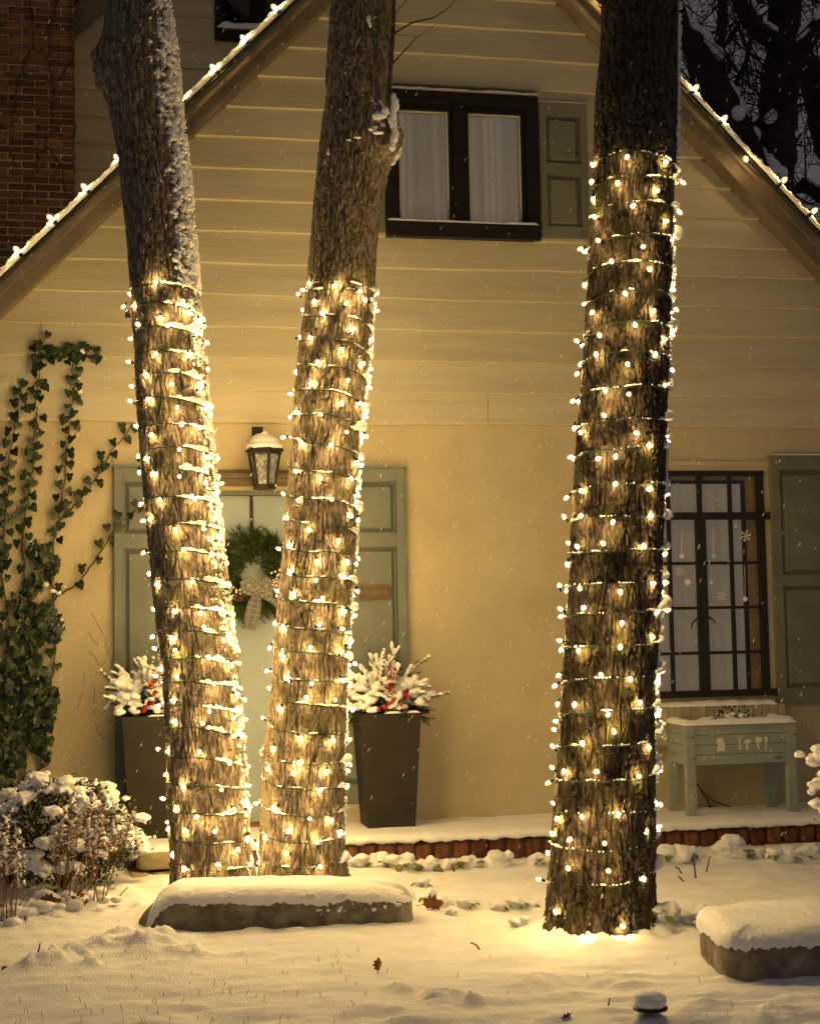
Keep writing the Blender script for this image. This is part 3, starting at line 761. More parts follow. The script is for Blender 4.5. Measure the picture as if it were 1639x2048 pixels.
# ================================================================== TREES
def rows_fn(rows):
    a = np.array(rows, float); y, l, r = a[:, 0], a[:, 1], a[:, 2]
    c, h = (l+r)/2, (r-l)/2
    def xc(v):
        v = np.asarray(v, float); s = (c[2]-c[0])/(y[2]-y[0]); e = (c[-1]-c[-3])/(y[-1]-y[-3])
        return np.where(v < y[0], c[0]+s*(v-y[0]), np.where(v > y[-1], c[-1]+e*(v-y[-1]), np.interp(v, y, c)))
    def hw(v):
        v = np.asarray(v, float)
        return np.where(v < y[0], h[0]*(1+0.0002*(v-y[0])), np.where(v > y[-1], h[-1]+0.05*(v-y[-1]), np.interp(v, y, h)))
    return xc, hw
class Trunk:
    def __init__(s, rows, D, seed, amp=0.0150, fr=24.0, burls=()):
        s.xc, s.hw = rows_fn(rows); s.D, s.seed, s.amp, s.fr, s.burls = D, seed, amp, fr, burls
    def centre(s, y):
        d = ray(s.xc(y), y); t = s.D/(d @ FWD)
        return CAM + d*t[..., None], s.hw(y)*t/F
    def bark(s, phi, r, z):
        q = np.stack([np.sin(phi)*r, np.cos(phi)*r, z], -1)
        wp = 0.009*np.stack([perlin(q*np.array([6, 6, 3.0])+s.seed), perlin(q*np.array([6, 6, 3.0])+s.seed+31), np.zeros_like(r)], -1)
        q = q + wp
        n1 = perlin(q*np.array([s.fr, s.fr, s.fr*0.13])+s.seed)
        n2 = perlin(q*np.array([s.fr*2.2, s.fr*2.2, s.fr*0.42])+s.seed+11)
        n3 = perlin(q*np.array([s.fr*5, s.fr*5, s.fr*1.9])+s.seed+23) + .6*perlin(q*np.array([s.fr*10, s.fr*10, s.fr*5])+s.seed+29)
        brk = perlin(q*np.array([s.fr*0.9, s.fr*0.9, s.fr*1.3])+s.seed+47)
        h1 = sstep(0.0, 0.13, np.abs(n1)); h2 = sstep(0.0, 0.12, np.abs(n2)); h3 = np.abs(n3)
        cr = sstep(0.0, 0.09, np.abs(brk))
        return s.amp*(0.85*(h1-1) + 0.55*(h2-1) + 0.42*h3 + 0.60*(cr-1)*h1) + 0.012*perlin(q*np.array([2.6, 2.6, 1.2])+s.seed+5) + .040*np.exp(-np.maximum(z, -.1)/.10)*(.8 + .6*np.sin(3*phi+s.seed) + .4*np.sin(5*phi+2*s.seed))
    def extra(s, phi, y):
        e = np.zeros_like(phi)
        for py, ph, sy, sp, h in s.burls:
            dp = (phi-ph+math.pi) % (2*math.pi) - math.pi
            e = e + h*np.exp(-((y-py)/sy)**2 - (dp/sp)**2)
        return e
    def point(s, phi, y, off=0.0, bark=False):
        phi = np.asarray(phi, float); y = np.asarray(y, float)
        c, r = s.centre(y)
        rr = r + off + s.extra(phi, y)
        if bark: rr = rr + s.bark(phi, r, c[..., 2])
        return c + rr[..., None]*(np.sin(phi)[..., None]*RGT - np.cos(phi)[..., None]*FWD)
    def at_pixel(s, px, py, off=0.012):
        k = float((px - s.xc(py))/s.hw(py)); ph = math.asin(max(-1, min(1, k)))
        c, r = s.centre(np.array(float(py))); r = float(r)
        D = s.D - (r+off+float(s.extra(np.array(ph), np.array(float(py)))))*math.cos(ph)
        return Dp(px, py, D), ph
TR = {}
TR['ivy'] = Trunk([(0,215,335),(100,207,350),(200,215,358),(300,235,370),(400,245,382),(500,256,390),(600,263,398),(700,270,408),(800,272,416),(900,281,428),(1000,290,438),(1100,299,447),(1200,308,460),(1300,318,471),(1400,327,481),(1500,332,490),(1600,335,497),(1700,340,500),(1790,342,504)],
    8.02, 3.1, burls=[(140, -1.35, 46, .5, .060), (115, -1.2, 14, .2, .02), (175, -1.3, 12, .2, .02)])
TR['door'] = Trunk([(0,662,785),(100,656,785),(200,650,785),(300,638,783),(360,632,776),(400,628,770),(500,620,752),(600,612,745),(700,600,740),(800,587,730),(900,581,719),(1000,572,715),(1100,565,712),(1200,556,705),(1300,549,698),(1400,542,693),(1500,529,690),(1600,523,688),(1700,518,685),(1760,516,684)],
    8.14, 9.4, burls=[(285, 1.05, 44, .6, .098), (315, .75, 16, .3, .02), (240, .9, 12, .3, -.015)])
TR['window'] = Trunk([(0,1203,1356),(100,1200,1355),(200,1191,1353),(300,1188,1350),(400,1183,1345),(500,1175,1343),(600,1171,1340),(700,1165,1334),(800,1158,1331),(900,1150,1328),(1000,1144,1327),(1100,1138,1325),(1200,1132,1321),(1300,1125,1315),(1400,1120,1310),(1500,1114,1308),(1600,1108,1308),(1700,1100,1307),(1800,1091,1303),(1890,1083,1300)],
    7.02, 16.2, amp=0.0165, fr=22.0, burls=[(725, .25, 22, .18, .010)])
NPHI = 240
_u = np.linspace(-1, 1, NPHI, endpoint=False)
PHI = math.pi*(_u*0.62 + 0.38*_u**3)             # finer on the side towards the garden
INFO = {'ivy': (1815, 'bark', 'tree trunk standing nearest the ivy, snow plastered down one side, wound with lights', (-1.0, 0.9)),
        'door': (1790, 'bark', 'tree trunk before the front door with a knotty burl, wound with lights', (0.7, 0.7)),
        'window': (1915, 'dark_bark', 'thickest darkest tree trunk, standing before the leaded casement, wound with lights', (0.3, -1.0))}
trees = {}
for key, T in TR.items():
    yb, bm, label, lean = INFO[key]
    ys = np.concatenate([np.linspace(-620, -60, 60, endpoint=False), np.linspace(-60, yb, 800)])
    PH, YY = np.meshgrid(PHI, ys)
    P = T.point(PH, YY, 0.0, True)
    base = T.centre(np.array(float(yb)))[0]
    t = thing('tree', (base[0], base[1], 0.0), label, 'tree', 'light-wrapped trees in the front garden')
    grid_obj('trunk', P, bm, t, True, wrap_u=True)
    trees[key] = t
    top, rt = T.centre(np.array(-600.0))
    for k in range(4):                            # limbs of the crown, above the picture
        a = k*1.7 + T.seed; q = MB()
        p0 = top + np.array([0, 0, -0.15]); pts = [p0]
        dv = np.array([math.cos(a)*.55, math.sin(a)*.55, 0.85])
        for i in range(7):
            pts.append(pts[-1] + dv*0.42); dv = dv + np.array([rng.uniform(-.2, .2), rng.uniform(-.2, .2), .05])
        q.tube(pts, np.linspace(float(rt)*.62, .03, len(pts)), 9)
        for i in range(2, 8):
            for s_ in range(2):
                e = pts[i]; w_ = [e]
                ddv = np.array([rng.uniform(-1, 1), rng.uniform(-1, 1), rng.uniform(.1, .8)])
                for j in range(4): w_.append(w_[-1] + ddv*.22 + np.array([rng.uniform(-.05, .05), rng.uniform(-.05, .05), .02]))
                q.tube(w_, [.025, .018, .012, .008, .004], 5)
        q.build('limb', bm, t, True)
    # snow held by the bark
    zone = {'ivy': [(-60, 600, .12, 1.75, .26, .022), (560, 1330, .42, 1.7, -.04, .012), (1330, 1780, .75, 1.7, -.16, .009)],
            'door': [(200, 300, .1, 1.1, -.30, .010), (185, 345, 1.15, 2.3, .30, .020), (100, 420, -1.45, -.2, -.62, .006), (560, 1700, 1.25, 1.9, -.10, .015)],
            'window': [(-60, 380, 1.25, 2.0, .22, .02), (400, 1600, 1.2, 1.9, .0, .018), (1700, 1880, -1.4, 1.5, -.62, .010)]}[key]
    for (y0, y1, p0, p1, bias, th) in zone:
        nu = int((p1-p0)*125*(1 if key != 'window' else 1.2)); nv = int((y1-y0)*0.8)
        ph = np.linspace(p0, p1, nu); yv = np.linspace(y0, y1, nv); PH2, YV = np.meshgrid(ph, yv)
        c, r = T.centre(YV)
        q = np.stack([np.sin(PH2)*r, np.cos(PH2)*r, c[..., 2]], -1)
        cl = perlin(q*np.array([40, 40, 30.]) + T.seed*2) + .65*perlin(q*np.array([78, 78, 70.]) + T.seed) + .55*perlin(q*np.array([9, 9, 5.]) + T.seed*3)
        edge = np.minimum(sstep(p0, p0+.45*(p1-p0), PH2), sstep(p1, p1-.1, PH2))*np.minimum(sstep(y0, y0+25, YV), sstep(y1, y1-25, YV))
        v = cl + bias - 1.3*(1-edge)
        hs = sstep(-.02, .45, v)
        off = T.bark(PH2, r, c[..., 2])*0.45 + hs*th - .009*(1-sstep(-.05, .1, v)) + .0025*perlin(q*120)*hs
        P = T.point(PH2, YV, off)
        f = grid_faces(nu, nv); keep = (v.ravel()[f] > -.06).any(1); f = f[keep]
        if len(f) == 0: continue
        used, inv = np.unique(f, return_inverse=True)
        me = make_mesh('snow', P.reshape(-1, 3)[used] - WL[t.name], inv.reshape(f.shape), 'snow', True)
        so = link('snow', me, t); so['kind'] = 'stuff'

# a sucker shoot and twigs on the burl of the trunk before the door
T = TR['door']; t = trees['door']
def px_twig(pts, r0, r1, D, parent, n=6):
    q = MB(); P = [Dp(a, b, D - (c if len(rest) else 0)) for a, b, c, *rest in [(p + (0,))[:4] if len(p) == 3 else (p[0], p[1], 0) for p in pts]] if False else [Dp(p[0], p[1], D) for p in pts]
    S = []
    for i in range(len(P)-1):
        for k in np.linspace(0, 1, 4, endpoint=False): S.append(P[i]*(1-k)+P[i+1]*k + np.array([rng.uniform(-.003, .003)]*3))
    S.append(P[-1]); q.tube(S, np.linspace(r0, r1, len(S)), n); return q.build('twig', 'twig', parent, True)
px_twig([(775,215),(781,150),(785,60),(790,-40)], .013, .010, 7.92, t)
px_twig([(786,68),(822,46),(865,36),(892,20),(912,-2)], .006, .002, 7.91, t)
px_twig([(786,126),(812,98),(832,76),(872,48)], .005, .0015, 7.91, t)
px_twig([(744,80),(738,55),(718,25),(698,-5)], .006, .003, 7.86, t)
px_twig([(742,78),(700,55),(665,32),(628,2)], .004, .002, 7.86, t)
px_twig([(738,45),(730,20),(724,-5)], .004, .003, 7.86, t)
px_twig([(745,80),(752,120),(765,165)], .004, .002, 7.86, t)
px_twig([(785,42),(828,46)], .002, .001, 7.91, t)
px_twig([(787,68),(835,74)], .002, .001, 7.91, t)
px_twig([(788,30),(800,14),(818,-4)], .004, .002, 7.91, t)
melt('snow', [(Dp(737, 38, 7.84), (.014, .012, .030)), (Dp(740, 50, 7.84), (.010, .010, .02)), (Dp(758, 232, 7.80), (.045, .02, .02)), (Dp(770, 222, 7.81), (.03, .02, .03)),
    (Dp(745, 258, 7.80), (.03, .015, .012)), (Dp(757, 265, 7.79), (.035, .015, .012)), (Dp(715, 275, 7.81), (.03, .012, .010)), (Dp(697, 280, 7.84), (.02, .01, .008))]
    + [(Dp(787+3*math.sin(i), 195+i*9, 7.90), (.018+.012*math.sin(i*.9)**2, .022, .03)) for i in range(12)], .006, 'snow', t)

# ================================================================== STRING LIGHTS
Z5 = 1639/300.0
def zpts(o, pts): return [(o[0] + a/Z5, o[1] + b/Z5) for a, b in pts]
BULBS = {
 'ivy': zpts((220,540), [(510,160),(245,280),(163,380),(290,375),(805,325),(865,440),(972,530),(552,500),(328,615),(620,620),(930,715),(252,753),(520,905),(850,905),(230,1010),(405,1120),(700,1250),(265,1285),(960,1290),(410,1395),(245,1445),(738,1485),(1040,1475),(1095,1605),(312,1715),(790,1690),(980,1700)])
   + zpts((220,850), [(475,95),(747,270),(415,345),(312,370),(1060,325),(1152,385),(318,490),(485,508),(762,565),(1040,655),(555,800),(355,845),(930,780),(1148,720),(455,1025),(390,1040),(707,1120),(1010,1120),(1145,945),(1172,1248),(800,1340),(1095,1395),(385,1378),(497,1415),(1268,1540),(430,1655),(535,1720),(920,1700)])
   + zpts((220,1160), [(1260,80),(495,342),(712,368),(980,338),(1195,340),(1328,455),(1020,510),(487,602),(668,608),(1270,600),(1365,708),(515,760),(722,760),(1065,820),(1330,905),(580,985),(530,1048),(752,1055),(1130,1120),(1365,1235),(717,1328),(530,1352),(1085,1445),(712,1525),(1330,1525),(1020,1580),(1330,1700),(1420,1710)])
   + zpts((220,1470), [(545,168),(660,158),(990,165),(1290,320),(637,415),(828,570),(1218,605),(605,703),(1480,560),(730,840),(965,878),(1340,795),(655,1000),(840,1030),(1135,1072),(1510,1100),(1395,1230),(705,1340),(1168,1400),(830,1440),(1530,1440),(1500,800)]),
 'door': zpts((500,540), [(660,130),(915,150),(600,210),(545,280),(1180,225),(1375,225),(712,322),(1280,340),(1035,380),(1358,440),(595,460),(820,485),(660,720),(522,740),(1105,670),(1308,742),(1003,850),(735,990),(1240,1005),(513,1085),(1068,1190),(1290,1265),(1275,1170),(670,1275),(467,1355),(1190,1440),(1000,1485),(527,1535),(785,1580),(440,1580),(1235,1612)])
   + zpts((500,850), [(388,130),(1050,75),(1260,100),(580,182),(865,212),(1205,462),(1165,390),(515,525),(780,605),(1085,572),(1160,750),(385,770),(515,800),(890,825),(1178,1012),(1110,1015),(408,1035),(655,1170),(965,1240),(440,1290),(338,1360),(1062,1470),(728,1465),(1155,1440),(457,1625),(1050,1680),(730,1705)])
   + zpts((500,1160), [(1165,97),(462,130),(318,135),(790,180),(1045,325),(292,497),(382,508),(737,500),(985,530),(675,720),(1067,705),(228,717),(368,812),(985,812),(1118,903),(208,983),(1000,1075),(1068,1100),(388,1100),(670,1150),(237,1200),(605,1265),(928,1325),(335,1380),(1100,1437),(155,1520),(235,1565),(535,1705),(885,1730)])
   + zpts((500,1470), [(260,120),(1068,72),(532,282),(1070,300),(205,390),(465,440),(840,375),(770,578),(1050,588),(92,755),(285,780),(645,915),(890,905),(985,1035),(405,1075),(178,1085),(738,1190),(65,1170),(420,1300),(1015,1325),(125,1370),(745,1430)]),
 'window': zpts((1090,280), [(900,165),(1290,245),(535,297),(500,427),(790,445),(1400,410),(1475,450),(520,615),(1230,565),(935,740),(1440,770),(565,853),(1280,890),(1362,1060),(595,1108),(410,1178),(1055,1168),(730,1350),(1128,1432),(1380,1502),(425,1555),(855,1650),(1355,1640)])
   + zpts((1090,590), [(528,170),(1195,165),(1400,140),(965,300),(1370,405),(608,465),(370,518),(1267,490),(545,625),(1195,615),(885,737),(362,838),(1358,797),(1330,860),(648,1015),(1272,1010),(913,1080),(327,1142),(1300,1315),(660,1335),(965,1500),(385,1520),(1115,1620),(1315,1590)])
   + zpts((1090,900), [(325,65),(550,105),(760,100),(775,345),(368,440),(252,502),(1122,450),(1298,470),(405,700),(225,755),(748,770),(1120,710),(1290,680),(365,1078),(645,1045),(1060,1025),(243,1218),(1278,1162),(1260,1310),(160,1512),(380,1530),(808,1520),(1142,1465),(1278,1447),(435,1705)])
   + zpts((1080,1210), [(243,62),(1245,95),(1358,65),(895,170),(1210,355),(240,395),(240,460),(415,470),(865,487),(655,745),(972,775),(1270,757),(1250,830),(182,863),(380,1055),(1090,1040),(1258,1155),(722,1215),(202,1272),(1280,1230),(815,1410),(447,1480),(1163,1535),(155,1570)])
   + zpts((1070,1520), [(320,95),(693,120),(1110,180),(1360,138),(165,235),(1285,498),(1342,460),(250,610),(500,595),(890,632),(1320,750),(200,835),(398,850),(1195,812),(755,920),(140,985),(370,1205),(785,1200),(1308,1090),(1155,1272),(68,1310),(235,1690)])
   + [(1296,1827),(1239,1851),(1176,1866)]}
def turns(o, L): return [[(o[1] + y/Z5) for x, y in t] if False else [(o[0]+x/Z5, o[1]+y/Z5) for x, y in t] for t in L]
WIRES = {
 'ivy': turns((220,540), [[(225,300),(560,225),(955,290)],[(250,410),(600,440),(975,580)],[(260,740),(600,680),(1000,800)],[(260,965),(640,950),(1025,1030)],[(270,1200),(640,1180),(1040,1290)],[(290,1470),(640,1445),(1060,1580)]])
   + turns((220,850), [[(300,60),(700,35),(1090,120)],[(330,315),(740,285),(1130,380)],[(360,540),(640,505),(1155,630)],[(390,800),(690,810),(1190,910)],[(390,1080),(750,1105),(1210,1180)],[(430,1400),(740,1390),(1255,1510)],[(460,1695),(860,1695),(1270,1803)]])
   + turns((220,1160), [[(500,300),(880,310),(1330,430)],[(520,560),(840,545),(1360,700)],[(530,820),(880,840),(1360,960)],[(545,1075),(860,1090),(1390,1220)],[(570,1340),(880,1340),(1415,1510)],[(580,1590),(930,1590),(1440,1750)]])
   + turns((220,1470), [[(585,210),(930,205),(1465,380)],[(615,485),(960,515),(1500,600)],[(620,755),(1000,810),(1520,860)],[(640,1065),(1000,1120),(1530,1140)],[(650,1395),(1000,1410),(1540,1450)]]),
 'door': turns((500,540), [[(630,190),(900,215),(1390,270)],[(600,230),(900,275),(1370,430)],[(570,500),(900,575),(1320,700)],[(530,765),(850,830),(1310,1000)],[(480,1020),(900,1120),(1290,1260)],[(480,1310),(830,1380),(1240,1590)],[(450,1590),(800,1640),(1180,1793)]])
   + turns((500,850), [[(420,120),(850,260),(1190,400)],[(420,410),(860,560),(1185,680)],[(390,760),(850,850),(1165,960)],[(370,1015),(780,1110),(1165,1250)],[(345,1310),(780,1410),(1150,1490)],[(330,1580),(780,1680),(1110,1753)]])
   + turns((500,1160), [[(315,180),(700,240),(1100,340)],[(300,430),(750,550),(1080,630)],[(265,690),(700,800),(1100,900)],[(230,990),(700,1090),(1080,1140)],[(220,1270),(700,1340),(1090,1430)],[(195,1530),(700,1650),(1045,1710)]])
   + turns((500,1470), [[(140,150),(700,280),(1070,310)],[(145,425),(700,555),(1040,580)],[(115,710),(700,850),(1030,820)],[(105,985),(650,1120),(1010,1105)],[(80,1270),(600,1390),(995,1380)]]),
 'window': turns((1090,280), [[(540,290),(820,255),(1400,390)],[(510,560),(870,525),(1410,500)],[(510,870),(1000,800),(1400,810)],[(465,1210),(800,1160),(1385,1110)],[(450,1510),(770,1440),(1320,1450)]])
   + turns((1090,590), [[(430,130),(850,40),(1370,100)],[(410,470),(800,380),(1340,410)],[(385,770),(800,700),(1340,730)],[(370,1110),(640,1085),(1320,1060)],[(345,1460),(800,1425),(1310,1390)]])
   + turns((1090,900), [[(345,105),(800,40),(1310,0)],[(320,470),(740,420),(1300,400)],[(270,780),(700,775),(1300,775)],[(260,1140),(700,1125),(1280,1100)],[(220,1500),(640,1470),(1260,1420)]])
   + turns((1080,1210), [[(260,125),(750,90),(1290,60)],[(230,460),(560,445),(1270,420)],[(225,850),(740,780),(1270,750)],[(190,1205),(600,1130),(1265,1100)],[(185,1530),(740,1500),(1280,1465)]])
   + turns((1070,1520), [[(200,200),(640,178),(1330,120)],[(180,550),(640,520),(1290,540)],[(150,910),(700,925),(1290,850)],[(110,1310),(700,1280),(1280,1170)]])
   + [[(1082,1842),(1170,1848),(1297,1826)]]}
# one small bulb with its socket (bulb points along +z)
q = MB(); q.lathe([(.0060, 0), (.0118, .004), (.0142, .013), (.0118, .024), (.0040, .033)], n=10); bulb_me = q.mesh('bulb', 'bulb_halo_glass', True)
q = MB(); q.lathe([(.003, .004), (.0058, .009), (.0062, .014), (.0045, .020), (.0015, .024)], n=7); fil_me = q.mesh('filament', 'bulb_glow', True)
q = MB(); q.lathe([(.0045, -.018), (.006, -.016), (.006, -.003), (.0075, -.002), (.0075, .003)], n=7); sock_me = q.mesh('socket', 'socket', True)
q = MB(); q.lathe([(.006, 0), (.016, .010), (.0205, .026), (.0175, .042), (.005, .056)], n=12); big_bulb_me = q.mesh('bulb', 'roof_bulb_halo_glass', True)
q = MB(); q.lathe([(.003, .016), (.0060, .022), (.0072, .030), (.0060, .040), (.002, .047)], n=9); big_fil_me = q.mesh('filament', 'roof_bulb_glow', True)
q = MB(); q.lathe([(.010, -.028), (.0125, -.026), (.0125, .004)], n=9); big_sock_me = q.mesh('socket', 'socket', True)
def put_bulb(parent, p, direction, me=bulb_me, sme=sock_me):
    d = Vector(direction).normalized(); rot = d.to_track_quat('Z', 'Y').to_euler()
    b = link('bulb', me, parent, p, rot)
    s = bpy.data.objects.new('socket', sme); COL.objects.link(s); s.parent = b; WL[s.name] = np.array(p)
    s = bpy.data.objects.new('filament', fil_me if me is bulb_me else big_fil_me); COL.objects.link(s); s.parent = b; WL[s.name] = np.array(p)
    return b
STR_LABEL = {'ivy': 'warm white string lights spiralled round the trunk nearest the ivy', 'door': 'warm white string lights spiralled round the trunk before the front door',
             'window': 'warm white string lights spiralled round the thickest, darkest trunk'}
for key, T in TR.items():
    turns_ = WIRES[key]; path = []; fronts = []
    for i, ((xa, ya), (xb, yb), (xc_, yc)) in enumerate(turns_):
        kb = max(-.8, min(.8, float((xb - T.xc(yb))/T.hw(yb)))); pb = math.asin(kb)
        seg = []
        for ph in np.linspace(-math.pi/2, math.pi/2, 44):
            if ph < pb: tt = (ph + math.pi/2)/(pb + math.pi/2); yv = ya + (yb-ya)*(1-(1-tt)**1.5)
            else: tt = (ph-pb)/(math.pi/2-pb); yv = yb + (yc-yb)*tt**1.5
            yv += 3.4*float(perlin(np.array([ph*1.7, i*3.7, T.seed]))) + 1.6*float(perlin(np.array([ph*7, i*3.7, T.seed])))
            seg.append((ph, yv))
        fronts.append(seg); path += seg
        if i < len(turns_)-1:
            yn = turns_[i+1][0][1]
            for ph in np.linspace(math.pi/2, 1.5*math.pi, 16)[1:-1]:
                tt = (ph-math.pi/2)/math.pi; path.append((ph, yc + (yn-yc)*tt))
    pa = np.array(path); wig = .003*perlin(np.stack([np.arange(len(pa))*.31, np.zeros(len(pa)), np.full(len(pa), T.seed)], -1))
    WP = T.point(pa[:, 0], pa[:, 1], .004 + wig)
    base = T.centre(np.array(float(INFO[key][0])))[0]
    st = thing('string_lights', (base[0], base[1], .05), STR_LABEL[key], 'string lights', 'light strings wound round the trunks')
    # two strands twisted together
    k_ = np.arange(len(WP)*2)/2.0; Q = np.stack([np.interp(k_, np.arange(len(WP)), WP[:, j]) for j in range(3)], -1)
    q = MB()
    for s in (0, math.pi):
        q.tube(Q + np.stack([0*k_, 0*k_, .0024*np.sin(k_*2.1+s)], -1) + .0018*np.cos(k_*2.1+s)[:, None]*np.array([0, -1, 0]), .0021, 4)
    q.build('wire', 'wire', st, True)
    n_b = 0
    for px, py in BULBS[key]:
        p, ph = T.at_pixel(px, py, .038)
        out = math.sin(ph)*RGT - math.cos(ph)*FWD
        dv = out*rng.uniform(.1, .8) + np.array([rng.uniform(-.5, .5), rng.uniform(-.2, .2), rng.uniform(-1.0, .8)])
        put_bulb(st, p, dv); n_b += 1
    for i, seg in enumerate(fronts[:-1]):          # the same spacing goes on round the back
        yc = seg[-1][1]; yn = turns_[i+1][0][1]
        for tt in (.18, .5, .82):
            if n_b >= 185: break
            ph = math.pi/2 + math.pi*(tt + rng.uniform(-.08, .08)); yv = yc + (yn-yc)*tt + rng.uniform(-14, 14)
            out = math.sin(ph)*RGT - math.cos(ph)*FWD
            put_bulb(st, T.point(np.array(ph), np.array(yv), .018), out*.5 + np.array([rng.uniform(-.5, .5), 0, rng.uniform(-1, .8)])); n_b += 1
    # snow caught on the wire
    blobs = []
    for i, seg in enumerate(fronts):
        for j, (ph, yv) in enumerate(seg):
            s = math.sin(ph)
            nz = float(perlin(np.array([ph*3.1, i*5.3, T.seed]))); n2 = float(perlin(np.array([ph*9, i*5.3, T.seed+4])))
            if key == 'ivy':
                lev = max(0, min(1, (s+.05)/.35)); h = lev*(.0095+.010*nz+.006*n2) + (1-lev)*max(0, .003*(nz+.0))
                if i > 19: h *= .55
                h *= .75 + .5*rng.random()
            elif key == 'door':
                h = max(0, .0035+.005*nz+.003*n2) + max(0, (s-.86)/.14)*(.012+.014*nz)
            else:
                h = max(0, .0035+.005*nz+.003*n2) + max(0, (s-.85)/.15)*(.016+.016*nz)
            if h < .0034: continue
            p = T.point(np.array(ph), np.array(yv), .003 + h*.45); p[2] += .002 + h*.95
            blobs.append((p, (h*1.2+.002, h*1.0+.002, h*1.15+.001)))
    so = melt('snow', blobs, .0055 if key != 'ivy' else .006, 'snow', st, .0035, 45, 1); so['kind'] = 'stuff'

# the odd pieces that hang beside the trunks
p, _ = TR['ivy'].at_pixel(256, 625, .015)
q = MB(); q.lathe([(.010, -.03), (.016, -.026), (.015, 0), (.008, .012), (.004, .018)], p, n=9); q.tube([p+[0,0,.018], p+[.015,.0,.05]], .0022, 5)
o = q.build('timer_plug', 'black_plastic', None, True); tag(o, 'small dark plug hanging beside the top turn of lights on the ivy-side trunk', 'plug')
for nm, key, px, py, r, lab in (('dead_bulb', 'door', 523.5, 1505, .017, 'unlit round white bulb hanging beside the trunk before the door'), ('dead_bulb', 'window', 1329, 1473, .013, 'unlit clear round bulb under the snow lump on the darkest trunk')):
    p, _ = TR[key].at_pixel(px, py, .02)
    q = MB(); q.lathe([(r*.3, -r), (r*.8, -r*.62), (r, 0), (r*.8, r*.62), (r*.35, r)], p, n=12); q.tube([p+[0, 0, r], p+[r*.6, .01, r*2.4]], .003, 5)
    o = q.build(nm, 'dark_glass_bulb', None, True); tag(o, lab, 'bulb')
p, _ = TR['window'].at_pixel(1320, 1462, .02)
blobs = [(p + np.array([dx, dy, dz]), np.array([r, r*.9, r*.85])) for dx, dy, dz, r in ((0, 0, 0, .030), (-.025, -.02, -.012, .022), (.012, 0, .03, .018), (-.045, -.05, -.02, .016), (.018, 0, -.012, .018), (0, 0, .045, .011))]
so = melt('snow', blobs, .006, 'snow', trees['window'], .005, 40); 
p, _ = TR['door'].at_pixel(720, 852, .012)
melt('snow', [(p + np.array([dx, dy, dz]), np.array([r, r*.9, r*.8])) for dx, dy, dz, r in ((0, 0, 0, .034), (-.03, -.03, -.012, .024), (.012, 0, .022, .02), (-.055, -.06, -.012, .014))], .006, 'snow', trees['door'], .004, 40)
p, _ = TR['door'].at_pixel(741, 614, .012)
melt('snow', [(p + np.array([dx, dy, dz]), np.array([r, r*.9, r*1.1])) for dx, dy, dz, r in ((0, 0, 0, .024), (-.02, -.02, .012, .018), (.006, 0, -.02, .016))], .006, 'snow', trees['door'], .004, 40)

# large bulbs on the roof edges
def rake_pt(px, py, Y=-0.25): return W(px, py, Y)
for side, pts, lab in ((-1, [(45,512),(113,447),(180,386),(245,327),(310,266),(373,205),(437,147),(498,88),(560,26),(622,-32)], 'large warm bulbs strung along the snowy roof edge beside the chimney'),
                       (1, [(1199,4),(1381,186),(1438,247),(1487,313),(1557,370),(1617,431),(1260,62),(1322,124)], 'large warm bulbs strung along the snowy roof edge before the dark garden trees')):
    P0 = rake_pt(*pts[0])
    st = thing('string_lights', (P0[0], P0[1], P0[2]), lab, 'string lights', 'light strings along the roof edges')
    d = rake_dir(side); up = np.array([-abs(d[2])*(1 if side < 0 else -1), 0, abs(d[0])])
    for i, (a, b) in enumerate(pts):
        hang = (side == 1 and (a, b) == (1487, 313)); p = rake_pt(a, b, -.288 if not hang else -.34) + (up*.018 if not hang else 0)
        dv = (up + np.array([rng.uniform(-.15, .15), -.2, rng.uniform(-.1, .1)])) if not hang else np.array([.1, -.6, -.8])
        put_bulb(st, p, dv, big_bulb_me, big_sock_me)
    Q = []; sp = sorted(pts)
    PP = [rake_pt(a, b, -.262) for a, b in sp]
    for i in range(len(PP)-1):
        for k in np.linspace(0, 1, 8, endpoint=False):
            Q.append(PP[i]*(1-k) + PP[i+1]*k - up*(.022 + .012*math.sin(math.pi*k)) + np.array([0, rng.uniform(-.003, .003), rng.uniform(-.003, .003)]))
    MB().tube(Q, .0035, 5).build('wire', 'wire', st, True)

